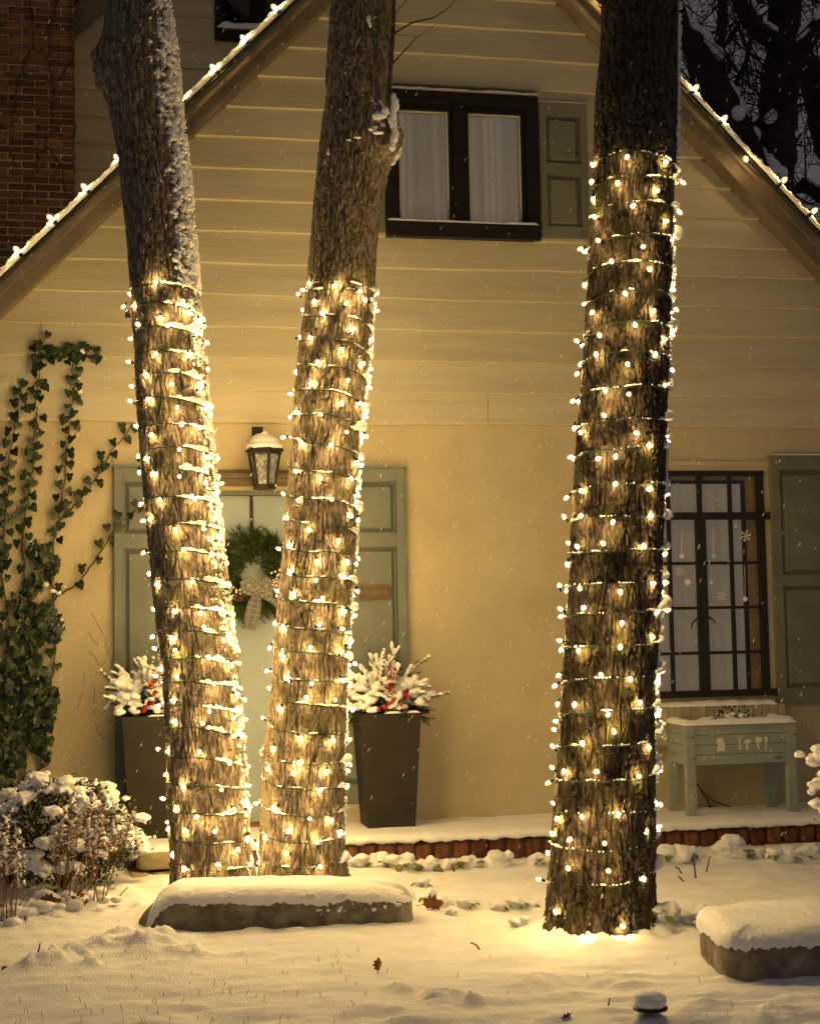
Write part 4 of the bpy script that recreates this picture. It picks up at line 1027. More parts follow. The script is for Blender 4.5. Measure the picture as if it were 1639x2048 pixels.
# ================================================================== STONE BLOCKS
def stone_block(name, label, corners, h, thick, seed, round_left=0.0, parent_m='stone'):
    """corners: four ground points (x, y), front-left, front-right, back-right, back-left"""
    c4 = np.array(corners, float); c = c4.mean(0)
    t = thing(name, (c[0], c[1], 0.0), label, 'stone block')
    nu, nv, nz = 60, 24, 10
    def pt(u, v): return c4[0]*(1-u)*(1-v) + c4[1]*u*(1-v) + c4[2]*u*v + c4[3]*(1-u)*v
    us = np.linspace(0, 1, nu); vs = np.linspace(0, 1, nv); zs_ = np.linspace(-.08, h, nz)
    mb = MB()
    def edge_pull(u, z):                      # the rounded shoulder at one end
        return round_left*max(0, 1-u/.16)**1.6*max(0, (z/h))**1.5
    def P3(u, v, z):
        p = pt(u, v); d = c4[1]-c4[0]; d = d/np.linalg.norm(d)
        p = p + d*edge_pull(u, z)
        q = np.array([p[0], p[1], z])
        w = .010*float(perlin(q*np.array([7, 7, 9])+seed)) + .005*float(perlin(q*26+seed))
        n = np.array([p[0]-c[0], p[1]-c[1], 0]); n /= np.linalg.norm(n)+1e-9
        return q + n*w + np.array([0, 0, .006*float(perlin(q*9+seed+5)) if z > h*.8 else 0])
    ring = []
    for th_ in np.linspace(0, 2*math.pi, 150, endpoint=False):
        cc, ss = math.cos(th_), math.sin(th_); k_ = (abs(cc)**5+abs(ss)**5)**(1/5.); ring.append((.5+.5*cc/k_, .5+.5*ss/k_))
    R = np.array([[P3(u, v, z) for u, v in ring] for z in zs_])
    n = len(ring); V = R.reshape(-1, 3); f = [tuple(x) for x in grid_faces(n, nz, True)]
    mb.add(V, f); ctr = np.array([[*pt(.5, .5), h+.002]]); off = (nz-1)*n
    mb.add(np.concatenate([V[off:], ctr]), [(i, (i+1) % n, n) for i in range(n)])
    mb.build('block', parent_m, t, True)
    # snow: domed cap that hangs a little over the edges
    gu, gv = 170, 70
    U, Vv = np.meshgrid(.5-.5*np.cos(np.pi*np.linspace(0, 1, gu)), .5-.5*np.cos(np.pi*np.linspace(0, 1, gv)))
    A = 2*U-1; B = 2*Vv-1; mx_ = np.maximum(np.abs(A), np.abs(B))+1e-9; sq_ = mx_/((np.abs(A)**5+np.abs(B)**5)**(1/5.)+1e-9); A = A*sq_; B = B*sq_; U = (A+1)/2; Vv = (B+1)/2; m_ = np.maximum(np.abs(A), np.abs(B))
    su = np.sign(A)*np.abs(A)**.8; sv = np.sign(B)*np.abs(B)**.8
    lip = .014
    X = c4[0][None, None]*((1-U)*(1-Vv))[..., None] + c4[1][None, None]*(U*(1-Vv))[..., None] + c4[2][None, None]*(U*Vv)[..., None] + c4[3][None, None]*((1-U)*Vv)[..., None]
    d = (c4[1]-c4[0])/np.linalg.norm(c4[1]-c4[0]); dv = (c4[3]-c4[0])/np.linalg.norm(c4[3]-c4[0])
    X = X + d*(A*lip)[..., None] + dv*(B*lip)[..., None]
    ed = np.minimum(1-np.abs(A)**1.0, 1)*np.linalg.norm(c4[1]-c4[0])/2; ev = (1-np.abs(B))*np.linalg.norm(c4[3]-c4[0])/2
    dist = (1-mx_)*np.where(ed < ev, np.linalg.norm(c4[1]-c4[0])/2, np.linalg.norm(c4[3]-c4[0])/2)
    rw = .115*(1 + .3*perlin(np.stack([X[..., 0]*9, X[..., 1]*9, X[..., 0]*0+seed], -1))); prof = np.sqrt(np.clip(dist/rw, 0, 1)*(2-np.clip(dist/rw, 0, 1)))
    q = np.stack([X[..., 0], X[..., 1], np.zeros_like(U)], -1)
    Z = h - .016*(1-prof) + thick*prof*(1 + .16*perlin(q*5+seed) + .07*perlin(q*19+seed)) + .0035*perlin(q*70+seed)
    Z = Z - (.020 + .016*perlin(q*6+seed+3) + .012*perlin(q*27+seed+3) + .012*perlin(q*75+seed))*(1-prof)**3 + .006*perlin(q*45+seed)*prof*(1-prof)*3
    if round_left:
        k = np.clip(1-U/.17, 0, 1)
        Z = Z - (h+.02)*k**1.7
        X = X + d*(round_left*.55*np.clip(1-U/.16, 0, 1)**1.6)[..., None]*0.4
    cap = grid_obj('snow', np.stack([X[..., 0], X[..., 1], Z], -1), 'snow', t)
    return t, c4, h, thick
fl, fr_ = G(270, 1856)[:2], G(838, 1851)[:2]
dep = np.array([.10, .42]); 
first_stone, *_ = stone_block('stone_block', 'long low stone block with a rounded end and thick snow cap before the door trees', [fl, fr_, fr_ + np.array([-.02, .40]), fl + np.array([.06, .42])], .140, .040, 2.0, .16)
STF = (fl, fr_)
fl, bl_ = G(1458, 1962)[:2], G(1405, 1922)[:2]
dirr = (G(1639, 1950)[:2]-fl); dirr = dirr/np.linalg.norm(dirr)
tt, c4, hh, th = stone_block('stone_block', 'square-ended stone block with snow cap, cut off by the picture edge', [fl, fl + dirr*1.1, fl + dirr*1.1 + np.array([-.10, .62]), bl_ + np.array([.07, .30])], .148, .038, 7.0)
# crumbs of snow stuck to the long block's face
bl = []
for k in range(46):
    px = rng.uniform(600, 828); py = rng.uniform(1787, 1822) if rng.random() < .8 else rng.uniform(1815, 1840)
    p = W(px, py, float(np.interp(px, [278, 828], [STF[0][1], STF[1][1]])) - .004)
    if py > 1825 and rng.random() < .6: continue
    r = rng.uniform(.004, .011); bl.append((p, (r*1.3, r, r)))
melt('snow', bl, .0045, 'snow', first_stone, .003, 60, 1)

# ================================================================== LOW PLANTS under snow
def snow_plant(px, py, w, label, group, leaves=7, name='perennial', hgt=None, cat='plant'):
    p = on_ground(px, py); sc = (np.linalg.norm(p-CAM))/F
    r = w*sc/2; hgt = hgt or r*.95
    t = thing(name, (p[0], p[1], p[2]-.01), label, cat, group)
    blobs = []
    for k in range(16):
        a = rng.uniform(0, 6.28); rr = rng.uniform(0, .8)*r
        s = rng.uniform(.2, .55)*r
        blobs.append((p + np.array([rr*math.cos(a), rr*math.sin(a)*.8, hgt*rng.uniform(.25, .75)]), (s, s*.85, s*.62)))
    blobs.append((p + np.array([0, .01, hgt*.15]), (r*.9, r*.7, hgt*.55)))
    melt('snow', blobs, .008, 'snow', t, .011, 24, 1)
    for k in range(leaves):
        a = rng.uniform(-2.9, -.25); L = r*rng.uniform(.55, .95)
        c = p + np.array([math.cos(a)*r*.62, math.sin(a)*r*.62, hgt*.20 + rng.uniform(0, .3)*hgt])
        d = np.array([math.cos(a), math.sin(a), rng.uniform(-.5, .15)]); d /= np.linalg.norm(d); s = np.cross(d, [0, 0, 1]); s /= np.linalg.norm(s); up = np.cross(s, d)
        v = [c, c + d*L*.35 + s*L*.26 + up*.1*L, c + d*L*.35 - s*L*.26 + up*.1*L, c + d*L*.7 + s*L*.2, c + d*L*.7 - s*L*.2, c + d*L - up*.12*L, c + d*L*.5 - up*.02*L]
        MB().add(v, [(0, 1, 6), (0, 6, 2), (1, 3, 6), (2, 6, 4), (3, 5, 6), (4, 6, 5)]).build('leaf', 'leaf_green', t)
    return t
ORD = ['first', 'second', 'third', 'fourth', 'fifth', 'sixth', 'seventh', 'eighth', 'ninth', 'tenth', 'eleventh', 'twelfth']
edge_l = [(712,1733,54,0),(757,1733,56,4),(806,1738,62,5),(858,1740,52,6),(895,1737,44,6),(940,1732,46,4),(992,1733,66,1),(1075,1729,50,3)]
for i, (a, b, w, n) in enumerate(edge_l): snow_plant(a, b, w, f'snow-capped leafy plant by the brick edge, {ORD[i]} along from the trunk before the door', 'plants in front of the brick edge', n)
edge_r = [(1345,1722,70,3),(1385,1715,48,3),(1462,1712,84,2),(1510,1716,44,3),(1562,1722,64,3),(1618,1716,56,3)]
for i, (a, b, w, n) in enumerate(edge_r): snow_plant(a, b, w, f'snow-capped leafy plant below the green planter, {ORD[i]} along from the darkest trunk', 'plants in front of the brick edge', n)
for i, (a, b, w, n, lab) in enumerate([(842,1772,36,4,'small snow-capped plant with yellow-green leaves behind the end of the long stone'), (858,1800,40,3,'small snow-covered plant touching the end corner of the long stone'),
    (885,1815,54,0,'rounded snow-covered tuft behind the fallen brown leaf'), (935,1815,50,3,'loose snow-covered plant midway between long stone and darkest trunk'), (902,1830,34,1,'smallest snow tuft in front of the fallen brown leaf'),
    (1000,1820,44,1,'low snow-covered tuft, farther of the pair left of the darkest trunk'), (1030,1815,42,5,'snow-capped plant with round green leaves near the darkest trunk'), (1057,1815,34,4,'upright snow-capped plant close to the darkest trunk'),
    (1040,1850,40,0,'bare snow tuft at the foot of the darkest trunk'), (1330,1838,64,4,'large snow-covered plant against the foot of the darkest trunk'), (1368,1845,46,6,'green leafy plant under snow between darkest trunk and square-ended stone'), (1410,1836,56,3,'snow-covered plant just above the square-ended stone')]):
    snow_plant(a, b, w, lab, 'plants dotted over the snowy bed', n)

# ================================================================== PLANTERS and their arrangements
def planter(px0, px1, py_top, bx0, bx1, py_bot, Y, label):
    A, B = W(px0, py_top, Y), W(px1, py_top, Y); C_, D_ = W(bx0, py_bot, Y+.03), W(bx1, py_bot, Y+.03)
    zt = (A[2]+B[2])/2; zb = .10; wt, wb_ = (B[0]-A[0]), (D_[0]-C_[0])
    cx = (A[0]+B[0])/2
    t = thing('planter', (cx, Y+wt/2, zb), label, 'planter', 'tall dark planters either side of the door')
    q = MB(); cyy = Y + wt/2
    def ring(w, z): return [(cx-w/2, cyy-w/2, z), (cx+w/2, cyy-w/2, z), (cx+w/2, cyy+w/2, z), (cx-w/2, cyy+w/2, z)]
    v = ring(wb_, zb) + ring(wt, zt) + ring(wt-.03, zt) + ring(wt-.05, zt-.05)
    q.add(v, [(3, 2, 1, 0)] + [(i, (i+1) % 4, 4+(i+1) % 4, 4+i) for i in range(4)] + [(4+i, 4+(i+1) % 4, 8+(i+1) % 4, 8+i) for i in range(4)] + [(8+i, 8+(i+1) % 4, 12+(i+1) % 4, 12+i) for i in range(4)])
    q.build('body', 'planter', t)
    MB().box((cx-wt/2+.025, cyy-wt/2+.025, zt-.05), (cx+wt/2-.025, cyy+wt/2-.025, zt-.035)).build('soil', 'cone', t)
    snow_strip('snow', (cx-wt*.1, cyy-wt/2+.008, zt), (cx+wt/2-.004, cyy-wt/2+.008, zt), .016, .012, t, seed=px0)
    return t, np.array([cx, cyy, zt]), wt
def arrangement(c, w, label, seed):
    rg = random.Random(seed)
    t = thing('winter_arrangement', tuple(c), label, 'plant', 'snowy arrangements in the tall planters')
    green = MB(); blobs = []
    sprigs = []
    for k in range(46):
        a = math.pi + math.pi*(k*.618 % 1) if k % 5 else rg.uniform(0, 6.28)
        el = [-.45, -.2, .05, .3, .55, .85, 1.2][k % 7] + rg.uniform(-.14, .14)
        L = rg.uniform(.21, .31)*(1.12 if el > .7 else 1.0)
        d = np.array([math.cos(a)*math.cos(el), math.sin(a)*math.cos(el)*.7, math.sin(el)])
        s0 = c + np.array([0, -.02, .05]) + d*.05; tip = c + np.array([0, -.02, .06]) + d*L
        tip[1] = min(tip[1], -.03); sprigs.append((s0, tip, el))
        n_br = 3
        needles(green, s0, tip, .05, 90, .0022, rg)
        for j in range(n_br):
            m = s0 + (tip-s0)*rg.uniform(.4, .85); e = m + (tip-s0)*.32 + np.array([rg.gauss(0, .035), rg.gauss(0, .02), rg.gauss(0, .03)])
            needles(green, m, e, .04, 44, .0020, rg)
            if el > 0 and rg.random() < .8:
                for t5 in (.2, .4, .6, .8, 1.0): blobs.append((m + (e-m)*t5 + np.array([0, -.002, .010]), np.array([1.1, 1, .8])*rg.uniform(.009, .016)))
        if el > -.25 and rg.random() < .90:
            n = 6 if el < .7 else 13; w0 = rg.uniform(.022, .034)*(1.0 if el < .7 else .6); t1 = rg.uniform(.8, 1.02)
            for j in range(n):
                tt = .35 + (t1-.35)*j/(n-1); r = w0*(1.15-.5*tt)*rg.uniform(.8, 1.25)
                blobs.append((s0 + (tip-s0)*tt + np.array([rg.gauss(0, .004), -.002, r*.95]), (r*1.15, r, r*.80)))
    for k in range(60):
        a = rg.uniform(0, 6.28); rr = rg.uniform(.02, .21); h = .11 + .17*(1-rr/.22)*rg.uniform(.5, 1.1)
        r = rg.uniform(.018, .034)
        blobs.append((c + np.array([rr*1.2*math.cos(a), min(.05, rr*math.sin(a)*.8)-.02, h]), np.array([1.35, 1.1, .72])*r))
    for k in range(10):
        x = rg.uniform(-.20, .20)
        for j in range(3): blobs.append((c + np.array([x + rg.gauss(0, .02), -.13-rg.uniform(0, .07), rg.uniform(.02, .13)]), np.array([1.4, 1.0, .75])*rg.uniform(.014, .028)))
    go = green.build('sprigs', 'fir', t); go['kind'] = 'stuff'
    melt('snow', blobs, .007, 'snow', t, .005, 42, 2)
    br = MB()
    for k in range(44):
        g = [(-.01, -.16, .22), (.02, -.16, .19), (-.02, -.18, .15), (.0, -.16, .25)][k % 4]
        p = c + np.array(g) + np.array([rg.gauss(0, .018), rg.gauss(0, .012)-.02, rg.gauss(0, .020)])
        br.blob(p, .0066, 1, k, .02)
    br.tube([c+[0, -.05, .05], c+[.0, -.16, .17], c+[.005, -.19, .28]], .003, 5)
    b = br.build('berries', 'berry', t, True); b['kind'] = 'stuff'
    for k in range(9):
        g = [(-.03, -.22, .07), (.085, -.21, .10), (.0, -.23, .16), (-.08, -.20, .03), (.04, -.22, .05)][k % 5]
        p = c + np.array(g) + np.array([rg.uniform(-.02, .02), -.02, rg.uniform(-.02, .02)]); L = rg.uniform(.030, .048)
        a = rg.uniform(0, 6.28); d = np.array([math.cos(a), -.25, math.sin(a)]); q = np.array([-math.sin(a), -.15, math.cos(a)])
        MB().add([p, p+d*L*.4+q*L*.36, p+d*L*.4-q*L*.36, p+d*L*1.1+[0, -.006, 0], p+d*L*.5+[0, -.01, 0]], [(0, 1, 4), (0, 4, 2), (1, 3, 4), (2, 4, 3)]).build('petal', 'petal', t)
    return t
tp, c, w = planter(722, 842, 1427, 737, 828, 1650, -0.42, 'tall dark tapered planter between the door and the bare wall')
arrangement(c, w, 'snow-laden fir sprigs with red berries, in the planter farther from the ivy', 11)
tp, c, w = planter(244, 372, 1433, 262, 356, 1660, -0.42, 'tall dark tapered planter half hidden behind the ivy-side trunk')
arrangement(c, w, 'snow-laden fir sprigs with red berries, in the planter nearer the ivy', 23)

# ================================================================== WREATH
wc = W(505, 1152, 0.035); rgw = random.Random(4)
wr = thing('wreath', tuple(wc), 'round fir wreath with plaid bow and white berries on the pale green door', 'wreath')
gm = MB()
for k in range(560):
    a = rgw.uniform(0, 6.283); rr = .062 + .19*rgw.random()**.8
    b = wc + np.array([rr*math.cos(a), rgw.uniform(-.05, .0), rr*math.sin(a)])
    tw = a + rgw.uniform(.3, 1.25)*rgw.choice([1, 1, 1, -1]); L = rgw.uniform(.06, .105)
    e = b + np.array([math.cos(tw)*L, -rgw.uniform(.0, .05), math.sin(tw)*L])
    needles(gm, b, e, .042, 34, .0019, rgw)
g_ = gm.build('foliage', 'wreath_fir', wr); g_['kind'] = 'stuff'
MB().plank((wc[0]+.0, .062, 2.22), (wc[0], .062, wc[2]+.2), (1, 0, 0), .022, .004).build('hanger', 'bronze', wr)
rb = MB(); ln = MB()
def ribbon(pts, w, y):
    pts = np.array(pts, float); n = len(pts)
    P = []
    for i in range(n):
        d = pts[min(i+1, n-1)]-pts[max(0, i-1)]; d /= np.linalg.norm(d); s = np.array([-d[1], d[0]])
        for k in (-1, 1): P.append((wc[0]+pts[i][0]+s[0]*w[i]*k, wc[1]+y-.012*math.sin(math.pi*i/(n-1)), wc[2]+pts[i][1]+s[1]*w[i]*k))
    rb.add(P, [(2*i, 2*i+1, 2*i+3, 2*i+2) for i in range(n-1)])
    P = np.array(P)
    off = np.array([0, -.002, 0])
    for i in range(n-1):
        for t0 in (.25, .75):
            a = P[2*i]*(1-t0)+P[2*i+1]*t0 + off; b = P[2*i+2]*(1-t0)+P[2*i+3]*t0 + off; ln.tube([a, b], .0009, 4)
        a, b = P[2*i]+off, P[2*i+1]+off; ln.tube([a, b], .0009, 4)
        ln.tube([(P[2*i]+P[2*i+2])/2+off, (P[2*i+1]+P[2*i+3])/2+off], .0008, 4)
ribbon([(.02,-.10),(.0,-.06),(-.03,-.035),(-.055,-.05),(-.05,-.09),(.0,-.11)], [.02,.03,.035,.035,.03,.02], -.085)
ribbon([(.03,-.10),(.05,-.055),(.075,-.04),(.10,-.06),(.09,-.10),(.04,-.115)], [.02,.03,.035,.035,.03,.02], -.083)
ribbon([(.03,-.11),(.08,-.12),(.13,-.14),(.17,-.19)], [.02,.035,.04,.035], -.078)
ribbon([(.02,-.11),(.005,-.17),(-.01,-.24),(-.03,-.33)], [.02,.042,.048,.03], -.080)
ribbon([(.015,-.085),(.03,-.125)], [.022,.022], -.098)
bo = rb.build('bow', 'ribbon', wr); ln.build('plaid_lines', 'ribbon_line', bo)
wbm = MB()
for k in range(60):
    g = [(-.13, -.11), (.16, -.03), (-.15, -.085), (.13, -.06)][k % 4]
    wbm.blob(wc + np.array([g[0]+rgw.gauss(0, .025), -.075+rgw.uniform(-.02, .01), g[1]+rgw.gauss(0, .028)]), .009, 1, k, .02)
wb_o = wbm.build('white_berries', 'white_berry', wr, True); wb_o['kind'] = 'stuff'
for g in ((-.09, -.125), (.14, -.11), (.17, -.085)):
    cm = MB(); cc = wc + np.array([g[0], -.075, g[1]])
    for lv in range(6):
        for k in range(7):
            a = k*.9 + lv*.45; r = .026*math.sin(.5+lv*.42); p = cc + np.array([r*math.cos(a), r*math.sin(a)*.6-.01, -.03+.011*lv])
            cm.blob(p, (.010, .008, .005), 1, k, .05)
    co_ = cm.build('pine_cone', 'cone', wr, True); co_['kind'] = 'stuff'

# ================================================================== LANTERN
lc = W(529, 950, -.15); lw = W(515, 905, 0)
lan = thing('wall_lantern', tuple(lw), 'black coach lantern with leaded panes and a snow cap beside the door lintel', 'lantern')
s_ = np.linalg.norm(lc-CAM)/F
zt, zb = float(W(529, 908, -.15)[2]), float(W(529, 975, -.15)[2]); rt, rb_ = 31*s_, 21*s_
def hexr(r, z): return [(lc[0]+r*math.cos(math.pi/6+math.pi/3*k+.2), lc[1]+r*math.sin(math.pi/6+math.pi/3*k+.2), z) for k in range(6)]
A_, B_ = hexr(rb_, zb+.018), hexr(rt, zt)
for k in range(6): MB().tube([A_[k], B_[k]], .0085, 6).build('rib', 'bronze', lan, True)
for nm, r, z0, z1 in (('base', rb_*1.08, zb-.012, zb+.018), ('collar', rt*1.12, zt-.006, zt+.014)):
    q = MB(); v = hexr(r, z0)+hexr(r, z1); q.add(v, [tuple(range(5, -1, -1)), tuple(range(6, 12))] + [(i, (i+1) % 6, 6+(i+1) % 6, 6+i) for i in range(6)]); q.build(nm, 'bronze', lan)
q = MB(); v = hexr(rt*1.30, zt+.0145) + hexr(rt*1.22, zt+.03) + hexr(rt*.3, zt+.085); q.add(v, [tuple(range(5, -1, -1)), tuple(range(12, 18))] + [(i+6*j, (i+1) % 6+6*j, 6+(i+1) % 6+6*j, 6+i+6*j) for j in range(2) for i in range(6)]); q.build('roof', 'bronze', lan)
for k in range(6):
    a, b, c_, d_ = [np.array(x) for x in (A_[k], A_[(k+1) % 6], B_[(k+1) % 6], B_[k])]
    cen = np.array([lc[0], lc[1], 0]); sh = .97
    def ins(p): return np.array([cen[0]+(p[0]-cen[0])*sh, cen[1]+(p[1]-cen[1])*sh, p[2]])
    pa = MB().add([ins(x) for x in (a, b, c_, d_)], [(0, 1, 2, 3)]).build('pane', 'seeded_glass', lan)
    lead = MB()
    def P2(u, w): return (a*(1-u)+b*u)*(1-w) + (d_*(1-u)+c_*u)*w
    for pts in ([(.5, 0), (.15, .25), (.5, .5), (.85, .25), (.5, 0)], [(.5, .5), (.15, .75), (.5, 1), (.85, .75), (.5, .5)], [(.0, .5), (.3, .5)], [(.7, .5), (1, .5)], [(.15, .25), (.15, .75)], [(.85, .25), (.85, .75)]):
        lead.tube([ins(P2(*x)) for x in pts], .0018, 4)
    lead.build('leading', 'iron', pa)
MB().lathe([(.006, 0), (.012, .01), (.012, .05), (.004, .075)], (lc[0], lc[1], zb+.02), n=8).build('candle_bulb', 'dark_glass_bulb', lan, True)
zr = float(W(520, 866, -.1)[2])
q = MB(); q.tube([(lw[0], -.004, zr-.02), (lw[0], -.05, zr+.005), (lc[0]-.02, -.09, zr+.01), (lc[0]-.005, lc[1]+.01, zr-.01), (lc[0], lc[1], zt+.085)], [.022, .018, .016, .012, .010], 7); q.build('bracket', 'iron', lan, True)
MB().box((lw[0]-.035, -.014, zr-.10), (lw[0]+.035, -.003, zr+.05)).build('wall_plate', 'iron', lan)
melt('snow', [((lc[0], lc[1], zt+.045), (rt*1.28, rt*1.22, .032)), ((lc[0], lc[1], zt+.07), (rt*1.05, rt*1.0, .040)), ((lc[0]-.01, lc[1], zt+.09), (rt*.8, rt*.75, .036)), ((lc[0]+.005, lc[1], zt+.098), (rt*.55, rt*.5, .030)), ((lc[0]+.002, lc[1]-.005, zt+.122), (rt*.25, rt*.25, .024))]
     + [((lc[0]+rt*1.0*math.cos(k), lc[1]+rt*.95*math.sin(k), zt+.034), (.022, .022, .018)) for k in range(7)] + [((lc[0]+rb_*.95, lc[1]-.02, zb+.01), (.014, .012, .012)), ((lc[0]+rb_*1.0, lc[1]-.02, zb+.03), (.010, .010, .018))], .006, 'snow', lan, .003, 30)

# ================================================================== IVY
IV = {'S1': [(90,667),(84,703),(79,748),(72,797),(74,831),(74,865),(70,916),(64,954),(56,1004),(47,1055),(45,1100),(52,1160),(58,1250),(42,1350),(58,1450),(44,1590)],
      'S2': [(45,766),(38,808),(38,833),(25,876),(20,916),(17,966),(13,1022),(9,1078),(6,1150),(18,1250),(10,1350),(20,1450),(10,1590)],
      'S3': [(146,707),(144,737),(150,757),(144,815),(139,865),(132,916),(129,966),(121,1026),(112,1062),(106,1110),(100,1150),(108,1200),(112,1300),(98,1400),(86,1500),(72,1590)],
      'S4': [(122,1040),(157,1004),(193,959),(216,916),(238,887),(268,848)], 'S5': [(108,1200),(140,1178),(160,1165),(185,1130),(210,1090),(228,1060),(250,1035),(290,1010)],
      'S6': [(58,712),(79,712),(108,716),(126,716),(157,703),(175,714),(202,714)]}
ivy = thing('ivy', tuple(W(60, 1620, -.02)), 'dark green ivy climbing the cream wall in long strands', 'ivy')
def leaf_mesh(k):
    r = random.Random(k)
    L = [(0, 0), (.34, -.16), (.50, .16), (.30, .30), (.36, .58), (.0, 1.0), (-.36, .58), (-.30, .30), (-.50, .16), (-.34, -.16)] if k % 2 else [(0, .05), (.28, -.10), (.48, .10), (.44, .42), (.22, .70), (.0, 1.0), (-.22, .70), (-.44, .42), (-.48, .10), (-.28, -.10)]
    v = [(x*.92, -.12*abs(x)+.10*(z-.4)**2 + r.uniform(-.02, .02), -z) for x, z in L] + [(0, -.10, -.42)]
    n = len(L); f = [(i, (i+1) % n, n) for i in range(n)]
    return MB().add(v, f).mesh('leaf', 'ivy_leaf', False)
LM = [leaf_mesh(k) for k in range(6)]
spots = []
stem = MB()
for nm, pts in IV.items():
    P = [W(a, b, -.040 if b < 848 else -.012) for a, b in pts]
    if nm == 'S5': P = [W(a, b, -.012 if a < 225 else -.075) for a, b in pts]
    S = []
    for i in range(len(P)-1):
        for t in np.linspace(0, 1, 5, endpoint=False): S.append(P[i]*(1-t)+P[i+1]*t + np.array([rng.uniform(-.006, .006), -rng.uniform(.0, .010), rng.uniform(-.006, .006)]))
    S.append(P[-1]); stem.tube(S, np.linspace(.0055, .0028, len(S))[::(1 if nm in ('S4', 'S5') else -1)], 5)
    acc = 0; side = 1
    for i in range(len(pts)-1):
        (a0, b0), (a1, b1) = pts[i], pts[i+1]; L = math.hypot(a1-a0, b1-b0); n = max(1, int(L/(12.5 if b0 < 1100 else 22)))
        if nm == 'S6': n *= 2
        for k in range(n):
            t = (k+.5)/n; side = -side
            dx, dy = (a1-a0)/L, (b1-b0)/L
            spots.append((a0+(a1-a0)*t + side*-dy*9 + rng.uniform(-3, 3), b0+(b1-b0)*t + side*dx*9 - 5 + rng.uniform(-3, 3), rng.uniform(16, 23), -.075 if (nm == 'S5' and a0 > 225) else -.03))
for k in range(480):
    y = rng.uniform(1090, 1610); xr = np.interp(y, [1090, 1200, 1300, 1420, 1500, 1600], [112, 128, 122, 108, 100, 88]); x = rng.uniform(-8, xr)
    if float(perlin(np.array([x*.02, y*.013, 3.3]))) < -.14 + .25*max(0, (1300-y)/250): continue
    spots.append((x, y, rng.uniform(14, 26), -.03 - rng.uniform(0, .035)))
for g in ((140,705),(150,700),(160,712),(100,706),(150,720),(84,735),(74,770),(80,790),(70,785),(145,760),(150,790),(85,775)): spots.append((g[0]+rng.uniform(-6, 6), g[1]+rng.uniform(-6, 6), rng.uniform(19, 25), -.035))
rest = MB(); count = 0
stem.build('stem', 'ivy_stem', ivy, True)
spots.sort(key=lambda s: -s[2])
for (a, b, w, Y) in spots:
    p = W(a, b-w*.4, (Y if b > 848 else min(Y, -.048)) - rng.uniform(0, .012)); s = w*.0031
    rot = (rng.uniform(-.55, .15), rng.uniform(-.9, .9)*(.8), rng.uniform(-.5, .5))
    if count < 300: link('leaf', LM[rng.randrange(6)], ivy, p, rot, (s, s, s)); count += 1
    else:
        me = LM[rng.randrange(6)]; E = np.array(Euler(rot).to_matrix()); v = np.array([q.co[:] for q in me.vertices]) * s
        rest.add(v @ E.T + p, [tuple(f.vertices) for f in me.polygons])
if rest.v: ro = rest.build('leaves', 'ivy_leaf', ivy); ro['kind'] = 'stuff'
sb = [(W(a, b, -.05), np.array([1.1, .7, 1.0])*r) for a, b, r in ((165,703,.022),(156,757,.015),(160,782,.018),(84,766,.017),(66,1100,.02),(72,1108,.018),(92,1168,.02),(106,1182,.018),(118,1185,.018),(124,1240,.014),(84,1215,.015),(60,1085,.014),(70,1190,.013),(130,1175,.012),(58,1290,.01),(40,1240,.01),(34,1330,.01),(86,1400,.01))]
so = melt('snow', sb, .006, 'snow', ivy, .003, 40); so['kind'] = 'stuff'
# dead tendril marks on the plaster beside the door
tm = MB()
for pts in ([(210,1275),(215,1305),(225,1330)],[(183,1225),(195,1248),(208,1270)],[(178,1265),(190,1285),(202,1295)],[(178,1302),(190,1315),(198,1333),(213,1325)],[(170,1345),(168,1365)],[(190,1350),(195,1345)],[(182,1368),(190,1380),(188,1400),(189,1420),(187,1430)],[(165,1385),(160,1400),(155,1420)],[(192,1445),(194,1462),(206,1480)],[(206,1478),(212,1470)]):
    tm.tube([W(a+rng.uniform(-1, 1), b, -.003) for a, b in pts], .0016, 4)
o = tm.build('dead_tendrils', 'twig'); tag(o, 'thin dead vine tendrils clinging to plaster between ivy and door', 'vine', kind='stuff')

